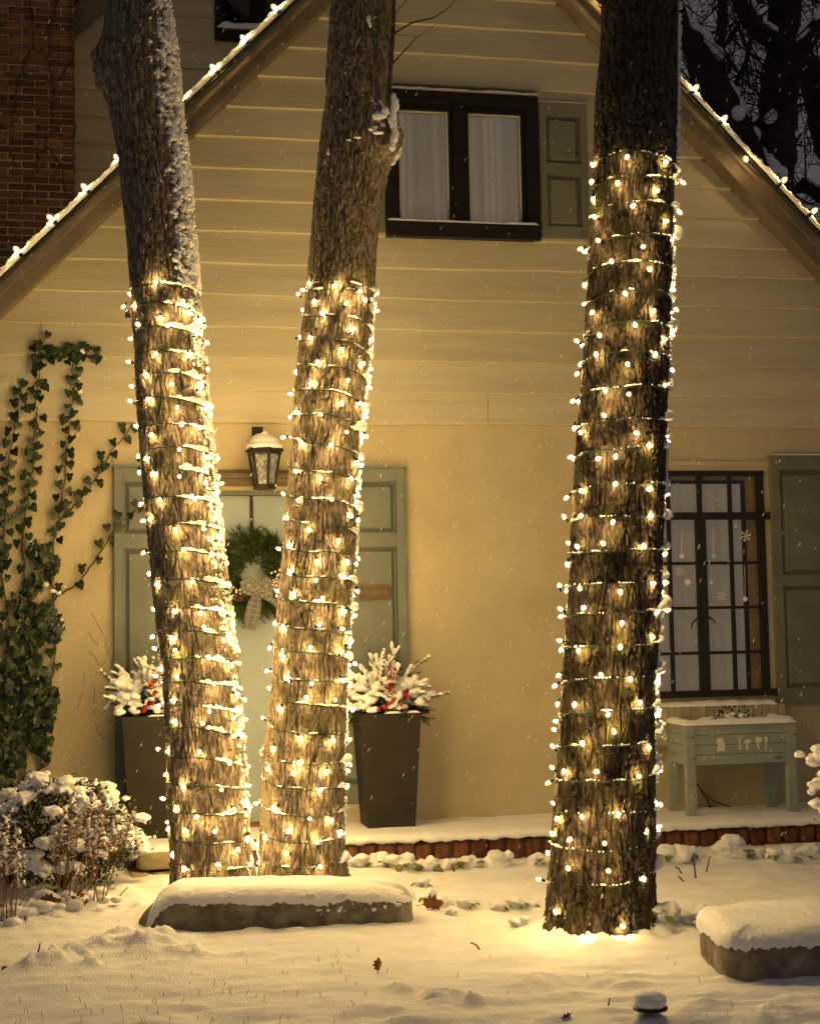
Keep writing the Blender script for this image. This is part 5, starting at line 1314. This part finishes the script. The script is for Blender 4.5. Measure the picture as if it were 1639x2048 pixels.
# ================================================================== SHRUBS
def shrub(name, label, px, py, rx, ry, hgt, n_leaf, n_snow, seed, mat_='evergreen', snow_r=(.022, .048)):
    rg = random.Random(seed); p = on_ground(px, py)
    t = thing(name, (p[0], p[1], p[2]), label, 'shrub', 'snow-laden shrubs')
    q = MB()
    for k in range(9):
        a = rg.uniform(0, 6.28); e = p + np.array([rx*.7*math.cos(a), ry*.7*math.sin(a), hgt*rg.uniform(.5, .85)])
        q.tube([p, (p+e)/2+np.array([0, 0, .05]), e], [.010, .007, .003], 5)
    q.build('branches', 'twig', t, True)
    lf = MB()
    for k in range(n_leaf):
        a = rg.uniform(0, 6.28); el = math.asin(rg.uniform(-.85, 1)); rr = rg.uniform(.62, 1.0)
        c = p + np.array([rx*rr*math.cos(a)*math.cos(el), ry*rr*math.sin(a)*math.cos(el), hgt*.44 + hgt*(.56 if el > 0 else .46)*rr*math.sin(el)])
        c = c + np.array([rg.gauss(0, .015) for _ in range(3)])
        d = np.array([rg.gauss(0, 1), rg.gauss(0, 1), rg.gauss(0, .6)]); d /= np.linalg.norm(d); s = np.cross(d, [rg.gauss(0, 1), rg.gauss(0, 1), 1]); s /= np.linalg.norm(s)+1e-9; L = rg.uniform(.018, .032)
        lf.add([c, c+d*L*.5+s*L*.3, c+d*L, c+d*L*.5-s*L*.3], [(0, 1, 2, 3)])
    lo = lf.build('foliage', mat_, t); lo['kind'] = 'stuff'
    bl = []
    for k in range(n_snow):
        a = rg.uniform(0, 6.28); el = math.asin(rg.uniform(-.55, 1))
        rr = rg.uniform(.86, 1.08); r = rg.uniform(*snow_r)
        c = p + np.array([rx*rr*math.cos(a)*math.cos(el), ry*rr*math.sin(a)*math.cos(el), hgt*.44 + hgt*(.58 if el > 0 else .45)*rr*math.sin(el)])
        bl.append((c, (r*1.25, r*1.1, r*.62)))
        for j in range(5): bl.append((c + np.array([rg.gauss(0, r*.9), rg.gauss(0, r*.9), rg.gauss(0, r*.35)]), np.array([1, 1, .75])*r*rg.uniform(.22, .48)))
    so_ = melt('snow', bl, .0075, 'snow', t, .010, 36, 1)
    return t
shrub('evergreen_shrub', 'rounded evergreen shrub smothered in snow below the ivy', 128, 1778, .40, .28, .58, 5200, 150, 5)
shrub('evergreen_shrub', 'small snow-laden evergreen shrub at the picture edge under the ivy', 18, 1770, .26, .22, .46, 1700, 60, 8)
def stalks(px, py, label, plumes, seed):
    rg = random.Random(seed); p = on_ground(px, py)
    t = thing('dried_flower_stalks', (p[0], p[1], p[2]), label, 'plant', 'dried flower stalks with snow'); D = (p-CAM) @ FWD
    bl = []
    for (bx, by, tx, ty, ln) in plumes:
        D1 = D + rg.uniform(-.10, .08)
        b0 = Dp(bx, by, D1); e = Dp(tx, ty, D1 + rg.uniform(-.05, .05))
        st_ = MB(); m_ = (b0+e)/2 + np.array([rg.uniform(-.02, .02), 0, .02]); st_.tube([b0-[0, 0, .03], m_, e], [.0035, .003, .002], 5); st_.build('stem', 'straw', t, True)
        ax = e-m_; ax /= np.linalg.norm(ax); Lp = ln*.0029; pl = MB()
        for k in range(70):
            u = rg.random(); rad = (.008 + .055*(1-u)**.9)*rg.uniform(.3, 1); a = rg.uniform(0, 6.28); b = e - ax*Lp*(1-u)
            uu, vv = frame_from(ax); tip = b + (uu*math.cos(a)+vv*math.sin(a))*rad + ax*.015
            pl.tube([b, tip], [.0022, .0030], 3)
            if rg.random() < .5: bl.append((tip + np.array([0, 0, .006]), np.array([1, 1, .9])*rg.uniform(.005, .011)))
        po = pl.build('plume', 'straw', t); po['kind'] = 'stuff'
        for u in np.linspace(.0, 1, 9): bl.append((e - ax*Lp*u*.9 + np.array([0, -.004, .008]), np.array([.8, .8, 1.1])*(.005+.008*u)))
    for k in range(14): bl.append((p + np.array([rg.gauss(0, .14), rg.gauss(0, .06), rg.uniform(.0, .05)]), np.array([1.4, 1, .8])*rg.uniform(.02, .04)))
    for k in range(7):
        pl = MB(); c = p + np.array([rg.gauss(0, .10), rg.gauss(-.03, .04), rg.uniform(.02, .05)]); L = rg.uniform(.03, .055); a = rg.uniform(0, 6.28)
        d = np.array([math.cos(a), -.4, math.sin(a)]); s = np.array([-math.sin(a), .2, math.cos(a)])
        pl.add([c, c+d*L*.5+s*L*.3, c+d*L, c+d*L*.5-s*L*.3, c+d*L*.5-[0, L*.15, 0]], [(0, 1, 4), (1, 2, 4), (2, 3, 4), (3, 0, 4)]); pl.build('withered_leaf', 'dead_leaf', t)
    so_ = melt('snow', bl, .0055, 'snow', t, .003, 60, 1); so_['kind'] = 'stuff'
stalks(165, 1806, 'clump of dried brown flower stalks tipped with snow in front of the round shrub',
    [(118,1772,130,1616,62),(126,1775,148,1592,66),(132,1772,160,1625,56),(140,1775,175,1604,62),(150,1775,186,1588,66),(172,1795,192,1640,54),(158,1778,210,1596,60),(178,1792,205,1650,52),(188,1790,212,1600,64),(205,1790,228,1618,66),(212,1780,272,1616,74),(120,1770,112,1668,50),(140,1780,140,1650,48),(196,1792,176,1660,50),(218,1708,262,1655,60)], 3)
stalks(22, 1838, 'snow-clogged dried flower stalks at the picture edge below the ivy',
    [(8,1820,10,1640,74),(14,1825,22,1622,80),(20,1828,36,1662,70),(26,1820,12,1680,64),(30,1825,34,1710,60),(4,1830,-6,1650,64)], 4)
rg_ = random.Random(6)
def leafy_branch(name, label, pts, D, seed):
    rg = random.Random(seed); P = [Dp(a, b, D) for a, b in pts]; base = P[0]
    t = thing(name, tuple(base), label, 'shrub'); q = MB(); q.tube(P, np.linspace(.008, .003, len(P)), 5); q.build('stem', 'twig', t, True)
    bl = []
    for i, c0 in enumerate(P[1:]):
        for k in range(20):
            c = c0 + np.array([rg.gauss(0, .04), rg.gauss(0, .03), rg.gauss(-.01, .045)]); L = rg.uniform(.03, .05); d = np.array([rg.gauss(0, 1), rg.gauss(-.4, .6), rg.gauss(-.3, .7)]); d /= np.linalg.norm(d); s = np.cross(d, [rg.gauss(0, 1), 1, rg.gauss(0, 1)]); s /= np.linalg.norm(s)
            if k % 3 == 0: MB().add([c, c+d*L*.5+s*L*.28, c+d*L, c+d*L*.5-s*L*.28], [(0, 1, 2, 3)]).build('leaf', 'leaf_green', t)
        for k in range(9): bl.append((c0 + np.array([rg.gauss(0, .035), rg.gauss(-.01, .03), rg.uniform(.0, .055)]), np.array([1.2, 1, .8])*rg.uniform(.02, .036)))
    melt('snow', bl, .007, 'snow', t, .004, 45, 2)
leafy_branch('leafy_shrub', 'leafy shrub branches drooping with snow beside the green planter', [(1700,1690),(1672,1640),(1632,1618),(1640,1585),(1665,1560),(1634,1532),(1660,1515)], 7.6, 9)

# ================================================================== GREEN PLANTER on legs, window box behind
GY_ = -.47
gl, gr_ = float(W(1373, 1530, GY_)[0]), float(W(1592, 1530, GY_)[0]); gz1 = float(W(1480, 1448, GY_)[2]); gz0 = float(W(1480, 1528, GY_)[2]); gd = .36
gp = thing('raised_planter', ((gl+gr_)/2, GY_+gd/2, .15), 'pale green slatted planter box on tall legs under the casement', 'planter')
lw_ = .055
for x in (gl, gr_-lw_):
    for y in (GY_, GY_+gd-lw_): MB().box((x, y, .10), (x+lw_, y+lw_, gz1)).build('leg', 'green_paint', gp)
nb = 4; hb = (gz1-gz0)/nb
for k in range(nb):
    z0 = gz0 + k*hb + .0015; z1 = gz0 + (k+1)*hb - .0015
    MB().box((gl+lw_+.001, GY_+.010, z0), (gr_-lw_-.001, GY_+.028, z1)).build('slat', 'green_paint', gp)
    MB().box((gl+lw_+.001, GY_+gd-.028, z0), (gr_-lw_-.001, GY_+gd-.010, z1)).build('slat', 'green_paint', gp)
    for x in (gl+.010, gr_-.028): MB().box((x, GY_+lw_+.001, z0), (x+.018, GY_+gd-lw_-.001, z1)).build('slat', 'green_paint', gp)
MB().box((gl+.03, GY_+.03, gz0+.003), (gr_-.03, GY_+gd-.03, gz0+.02)).build('floor_board', 'green_paint', gp)
MB().box((gl+.03, GY_+.03, gz1-.05), (gr_-.03, GY_+gd-.03, gz1-.02)).build('snow', 'snow', gp)
for (x, z) in ((gl+lw_*.8, gz1-.075), (gl+lw_*.8, gz0+.04), (gr_-lw_*.2, gz1-.075), (gr_-lw_*.2, gz0+.04)): MB().lathe([(.005, 0), (.005, .003)], (x, GY_-.0005, z), (0, -1, 0), 8).build('screw', 'iron', gp)
snow_strip('snow', (gl-.005, GY_+.022, gz1), (gr_+.005, GY_+.022, gz1), .066, .036, gp, seed=6, ragged=.2)
snow_strip('snow', (gl+.022, GY_, gz1), (gl+.022, GY_+gd, gz1), .062, .036, gp, seed=7, ragged=.2, out=(1, 0, 0))
snow_strip('snow', (gr_-.022, GY_, gz1), (gr_-.022, GY_+gd, gz1), .062, .036, gp, seed=9, ragged=.2, out=(1, 0, 0))
def px_poly(q, pts, Y):
    v = [W(a, b, Y) for a, b in pts]; q.add(v, [tuple(range(len(v)))[::-1] if False else tuple(range(len(v)))])
ZS = 339/1639
def zz2(pts): return [(1300+a*ZS, 1390+b*ZS) for a, b in pts]
YS = GY_+.0085
for k, shp in enumerate(([(640,420),(690,410),(720,470),(715,505),(725,540),(640,545),(640,510),(655,490),(640,470)],
    [(855,440),(870,440),(872,505),(880,530),(848,530),(858,505)], [(890,470),(905,440),(940,420),(975,445),(965,468),(945,470),(943,528),(920,530),(922,470)],
    [(1005,420),(1030,400),(1075,410),(1080,440),(1060,462),(1045,470),(1055,525),(1038,525),(1022,470)], [(1095,410),(1120,400),(1132,420),(1120,460),(1118,535),(1108,535),(1106,460)])):
    q = MB(); px_poly(q, zz2(shp), YS); q.build('stencil_shape', 'stencil', gp)
q = MB()
for pts in ([(862,445),(840,400),(815,385)], [(862,445),(862,390)], [(862,445),(885,400),(905,390)], [(835,430),(862,470)]): q.tube([W(*p, YS) for p in zz2(pts)], .0022, 4)
q.build('stencil_stems', 'stencil', gp)
q = MB()
for pts in ([(1190,600),(1205,610),(1215,595),(1222,615),(1232,590),(1240,612),(1250,595),(1262,612),(1278,590),(1278,620)], [(1232,570),(1232,620)], [(1250,565),(1252,615)]): q.tube([W(*p, YS) for p in zz2(pts)], .0016, 4)
q.build('stamp', 'ink', gp)
# plants lying under snow in the box
cpl = W(1455, 1425, GY_+.18); bl = []
pt_ = thing('winter_plants', (cpl[0], cpl[1], gz1-.02), 'withered leafy plants under snow in the green planter', 'plant')
for k in range(26):
    a = rng.uniform(-.22, .16); h = max(.0, .075 - abs(a+.02)*.28)*rng.uniform(.4, 1)
    bl.append(((cpl[0]+a, cpl[1]+rng.uniform(-.09, .06), gz1-.005+h), np.array([1.3, 1, .7])*rng.uniform(.012, .024)))
melt('snow', bl, .006, 'snow', pt_, .004, 50, 1)
for k in range(46):
    a = rng.gauss(-.01, .10); c = np.array([cpl[0]+a, cpl[1]-.06+rng.uniform(-.06, .04), gz1+rng.uniform(.0, .11-.25*min(.3, abs(a)))]); L = rng.uniform(.02, .034); an = rng.uniform(0, 6.28)
    d = np.array([math.cos(an), -.3, math.sin(an)]); s = np.array([-math.sin(an), .1, math.cos(an)])
    MB().add([c, c+d*L*.5+s*L*.27, c+d*L, c+d*L*.5-s*L*.27], [(0, 1, 2, 3)]).build('leaf', 'evergreen', pt_)
bx = thing('window_box', (1.9, -.12, .6), 'weathered wooden window box of upright boards below the casement', 'window box')
bx0, bx1 = float(W(1300, 1420, -.16)[0]), float(W(1569, 1420, -.16)[0]); bz1, bz0 = float(W(1450, 1410, -.16)[2]), .60
nbd = 17; wbd = (bx1-bx0)/nbd
for k in range(nbd):
    MB().box((bx0+k*wbd+.002, -.16+rng.uniform(-.002, .002), bz0), (bx0+(k+1)*wbd-.002, -.143, bz1-rng.uniform(0, .004))).build('board', 'grey_board', bx)
MB().box((bx0, -.142, bz0), (bx0+.02, -.004, bz1-.01)).build('end_board', 'grey_board', bx); MB().box((bx1-.02, -.142, bz0), (bx1, -.004, bz1-.01)).build('end_board', 'grey_board', bx)
MB().box((bx0+.021, -.142, bz0), (bx1-.021, -.004, bz1-.03)).build('soil', 'cone', bx)
snow_strip('snow', (bx0-.01, -.10, bz1-.004), (bx1-.05, -.10, bz1-.004), .13, .030, bx, seed=12, ragged=.3)
q = MB(); 
for pts in ([(1393,1566),(1405,1588),(1416,1602),(1418,1618)], [(1400,1578),(1425,1602),(1455,1612),(1488,1621)], [(1418,1612),(1428,1612)], [(1425,1620),(1470,1622)]): q.tube([W(a, b, -.06) for a, b in pts], .005, 5)
o = q.build('dead_vine', 'twig', None, True); tag(o, 'dead vine stem trailing on the wall under the green planter', 'vine')

# ================================================================== SMALL THINGS ON THE SNOW
lp = on_ground(1300, 2040); sc = np.linalg.norm(lp-CAM)/F
pl_ = thing('path_light', tuple(lp), 'low black garden path light half buried with a lump of snow on top', 'path light')
hz2 = lp[2] + 22*sc
MB().lathe([(.012, -.12), (.012, .0)], (lp[0], lp[1], hz2-.01), n=8).build('stake', 'black_plastic', pl_, True)
MB().lathe([(.052, 0), (.062, .003), (.062, .010), (.05, .014)], (lp[0], lp[1], hz2-.006), n=24).build('cap', 'black_plastic', pl_, True)
melt('snow', [((lp[0], lp[1], hz2+.022), (.062, .06, .03)), ((lp[0]-.012, lp[1], hz2+.034), (.048, .046, .026)), ((lp[0]+.02, lp[1], hz2+.03), (.042, .042, .027))], .006, 'snow', pl_, .002, 30)
melt('snow', [((lp[0], lp[1]+.01, lp[2]-.005), (.066, .06, .034)), ((lp[0]-.02, lp[1]-.01, lp[2]-.01), (.055, .05, .034)), ((lp[0]+.05, lp[1], lp[2]-.01), (.05, .05, .022))], .007, 'snow', pl_, .003, 30)
def oak_leaf(px, py, L, label, yaw, pitch, roll_=0, lift=.012):
    p = on_ground(px, py) + np.array([0, 0, lift]); q = MB()
    out = [(0, 0), (.12, .08), (.30, .10), (.22, .28), (.42, .38), (.28, .50), (.40, .68), (.2, .74), (.12, .92), (0, 1)]
    pts = out + [(-x, z) for x, z in out[-2:0:-1]]
    n = len(pts); v = [(x*L, .25*L*x*x*4 + .05*L*math.sin(z*7), z*L) for x, z in pts] + [(0, -.02*L, L*.5)]
    q.add(v, [(i, (i+1) % n, n) for i in range(n)]); q.tube([(0, 0, 0), (.0, .0, -.35*L)], .0018, 4)
    o = link('oak_leaf', q.mesh('oak_leaf', 'dead_leaf'), None, p, (pitch, roll_, yaw)); tag(o, label, 'leaf', 'fallen oak leaves on the snow'); return o
oak_leaf(755, 1948, .055, 'curled brown oak leaf standing in the snow before the long stone', .4, -.25, .3)
oak_leaf(845, 1818, .11, 'large rust-brown leaf lying at the end of the long stone', .6, 1.15, 1.2, .02)
oak_leaf(1122, 2042, .05, 'brown leaf half sunk in snow at the bottom, nearest the path light', 1.2, .9, .6, .0)
oak_leaf(1100, 1783, .035, 'tiny brown leaf against the foot of the darkest trunk', 2.2, .9, 1.2)
oak_leaf(455, 1757, .09, 'curled tan leaf lying behind the long stone at the ivy-side trunk', 1.4, 1.3, 1.4, .13)
oak_leaf(80, 1812, .09, 'orange-brown leaf on the snow below the round shrub', 1.2, 1.25, 1.3, .02)
oak_leaf(5, 1946, .03, 'small brown leaf at the picture edge on the open snow', .6, .8, .4)
def stick(pts, r, label, D=None, lift=0.0):
    P = [on_ground(*pts[0]) + np.array([0, 0, lift])]; D = (P[0]-CAM) @ FWD
    P = [P[0]-np.array([0, 0, .03])] + [P[0]] + [Dp(a, b, D) for a, b in pts[1:]]
    o = MB().tube(P, np.linspace(r*1.2, r*.7, len(P)), 5).build('twig', 'twig', None, True); tag(o, label, 'twig', 'twigs poking out of the snow')
stick([(1390,1757),(1388,1735),(1384,1711)], .005, 'tallest twig stub poking up beside the darkest trunk')
stick([(1362,1747),(1356,1737),(1349,1733)], .005, 'short slanting twig stub nearest the darkest trunk')
stick([(1366,1763),(1360,1757),(1355,1752)], .005, 'lowest slanting twig stub by the darkest trunk')
stick([(1411,1744),(1415,1728),(1419,1712)], .004, 'thin straight twig stub farthest from the darkest trunk')
stick([(958,1899),(952,1890),(940,1885)], .004, 'bent dark twig on open snow between long stone and darkest trunk')
stick([(1216,2010),(1218,1996)], .003, 'short upright grass stem above the path light')
stick([(232,1802),(245,1785),(257,1774)], .0035, 'thin brown stem leaning beside the dried flower stalks')
stick([(72,1918),(78,1900),(81,1885)], .004, 'dark thin twig standing by the lumps of disturbed snow')
stick([(34,1822),(40,1810),(47,1797)], .003, 'fine twig leaning beside the picture-edge stalks')
gb = MB()
for k in range(100):
    px = rng.uniform(0, 1639)*(1 if rng.random() < .35 else .45); py = 2048 - 150*rng.random()**1.6
    p = on_ground(px, py); L = rng.uniform(.010, .028); a = rng.uniform(0, 6.28)
    gb.tube([p-[0, 0, .01], p+np.array([math.cos(a)*L*.22, 0, L*.55]), p+np.array([math.cos(a)*L*.45, 0, L])], [.0013, .001, .0005], 3)
o = gb.build('grass_blades', 'dry_grass'); tag(o, 'sparse grass blades poking through the foreground snow', 'grass', kind='stuff')

# ================================================================== DARK TREES BEHIND
def limb(q, pts, radii, D, n=9, jit=.03):
    P = [Dp(a, b, D + (c[0] if c else 0)) for a, b, *c in pts]; S = []; Rr = []
    for i in range(len(P)-1):
        for t in np.linspace(0, 1, 6, endpoint=False): S.append(P[i]*(1-t)+P[i+1]*t + np.array([rng.uniform(-jit, jit) for _ in range(3)])); Rr.append(radii[i]*(1-t)+radii[i+1]*t)
    S.append(P[-1]); Rr.append(radii[-1]); q.tube(S, Rr, n); return np.array(S), np.array(Rr)
def twigs(q, starts, D, depth, rg, L0, r0):
    def grow(p, d, L, r, k):
        n = 4; P = [p]; 
        for i in range(n):
            d = d + np.array([rg.gauss(0, .22), rg.gauss(0, .12), rg.gauss(0, .22)]); d /= np.linalg.norm(d); P.append(P[-1] + d*L/n)
        q.tube(P, np.linspace(r, r*.6, len(P)), 3 if r < .02 else 5, False)
        if k > 0:
            for j in range(rg.choice([2, 3, 3])):
                i = rg.randrange(1, n+1); dd = d + np.array([rg.gauss(0, .7), rg.gauss(0, .3), rg.gauss(.1, .7)]); grow(P[i], dd/np.linalg.norm(dd), L*rg.uniform(.55, .8), r*.62, k-1)
    for p, d in starts: grow(np.array(p), np.array(d, float)/np.linalg.norm(d), L0, r0, depth)
def night_tree(label, D, trunk_pts, trunk_r, limbs, seed, n_tw, L0):
    rg = random.Random(seed); base = Dp(trunk_pts[0][0], trunk_pts[0][1], D)
    t = thing('garden_tree', (base[0], base[1], 0), label, 'tree', 'dark bare trees behind the house')
    q = MB(); S, R0 = limb(q, trunk_pts, trunk_r, D, 12); q.build('trunk', 'night_bark', t, True)
    starts = []; bl = []
    for pts, rad in limbs:
        q = MB(); S2, R2 = limb(q, pts, rad, D - .1, 9); q.build('limb', 'night_bark', t, True)
        for i in range(len(S2)):
            if i and i % 1 == 0 and rg.random() < .9:
                d = np.array([rg.gauss(0, 1), rg.gauss(0, .4), rg.gauss(.2, .9)]); starts.append((S2[i], d))
            if i < len(S2)-1:
                dr = S2[i+1]-S2[i]; steep = abs(dr[2])/np.linalg.norm(dr)
                if steep < .9:
                    dn = dr/np.linalg.norm(dr); un = np.array([0, 0, 1.0]) - dn*dn[2]; un /= np.linalg.norm(un)
                    for t_ in (0, .17, .33, .5, .67, .83): bl.append((S2[i]+dr*t_ + un*R2[i]*.88 - FWD*R2[i]*.42, np.array([1, .9, 1])*R2[i]*rg.uniform(.42, .50)))
    for p in S[2:]: 
        for k in range(2): starts.append((p, np.array([rg.gauss(0, 1), rg.gauss(0, .4), rg.gauss(.3, .8)])))
    rg.shuffle(starts); q = MB(); twigs(q, starts[:n_tw], D, 3, rg, L0, .016); o = q.build('twigs', 'night_bark', t); o['kind'] = 'stuff'
    if bl: melt('snow', bl, .028, 'snow', t, .03, 5, 4)
night_tree('big dark tree behind the roof with a forked snow-lined limb', 17.0, [(1545,1250),(1545,900),(1540,520),(1545,330),(1556,200),(1566,60),(1572,-200)], [.30,.29,.27,.25,.22,.20,.16],
    [([(1540,400),(1500,330),(1462,240),(1420,150),(1365,62),(1310,-40)], [.24,.21,.19,.17,.15,.12]), ([(1550,270),(1570,180),(1605,100),(1660,10),(1720,-80)], [.16,.14,.12,.10,.08]),
     ([(1470,-30),(1500,40),(1540,90)], [.10,.11,.12]), ([(1540,330),(1490,345),(1470,400)], [.06,.05,.03]), ([(1420,150),(1400,210),(1370,260)], [.05,.04,.03])], 3, 40, .9)
night_tree('dark leaning tree at the picture edge behind the roof', 18.5, [(1790,1200),(1760,700),(1720,420),(1665,250),(1600,120),(1560,20),(1530,-120)], [.30,.28,.25,.22,.18,.15,.12],
    [([(1700,380),(1640,300),(1620,200),(1610,100)], [.12,.10,.08,.06]), ([(1680,420),(1610,370),(1570,385)], [.10,.08,.05])], 5, 22, 1.0)
night_tree('thinner far tree whose twigs fill the sky behind the roof', 24.0, [(1420,1200),(1425,600),(1430,250),(1440,60),(1450,-200)], [.14,.13,.11,.09,.06],
    [([(1430,260),(1390,180),(1365,100)], [.06,.05,.03]), ([(1432,230),(1480,150),(1510,60)], [.06,.05,.03]), ([(1432,330),(1500,250),(1620,200)], [.06,.05,.03]), ([(1430,120),(1480,40),(1560,-40)], [.05,.04,.03]), ([(1430,300),(1400,260),(1370,230)], [.05,.04,.03])], 8, 60, 1.3)

# ================================================================== FALLING SNOW
fs_m = MB(); oc = np.array([(1,0,0),(-1,0,0),(0,1,0),(0,-1,0),(0,0,1),(0,0,-1)], float); of = [(0,2,4),(2,1,4),(1,3,4),(3,0,4),(2,0,5),(1,2,5),(3,1,5),(0,3,5)]
for k in range(1500):
    px, py = rng.uniform(-60, 1700), rng.uniform(-60, 2000)
    D = rng.uniform(6.4, 8.95); p = Dp(px, py, D)
    if p[2] < .1 or p[1] > -.35: continue
    L = rng.uniform(.0016, .0040)*(.5+D/9); d = np.array([.45, 0, 1.0]); d /= np.linalg.norm(d)
    E = np.array(Euler((rng.uniform(-.3, .3), .42+rng.uniform(-.15, .15), 0)).to_matrix())
    fs_m.add((oc*np.array([.42, .42, 2.8])*L) @ E.T + p, of)
o = fs_m.build('falling_snow', 'flake'); tag(o, 'snowflakes falling through the air before the house', 'snow', kind='stuff')
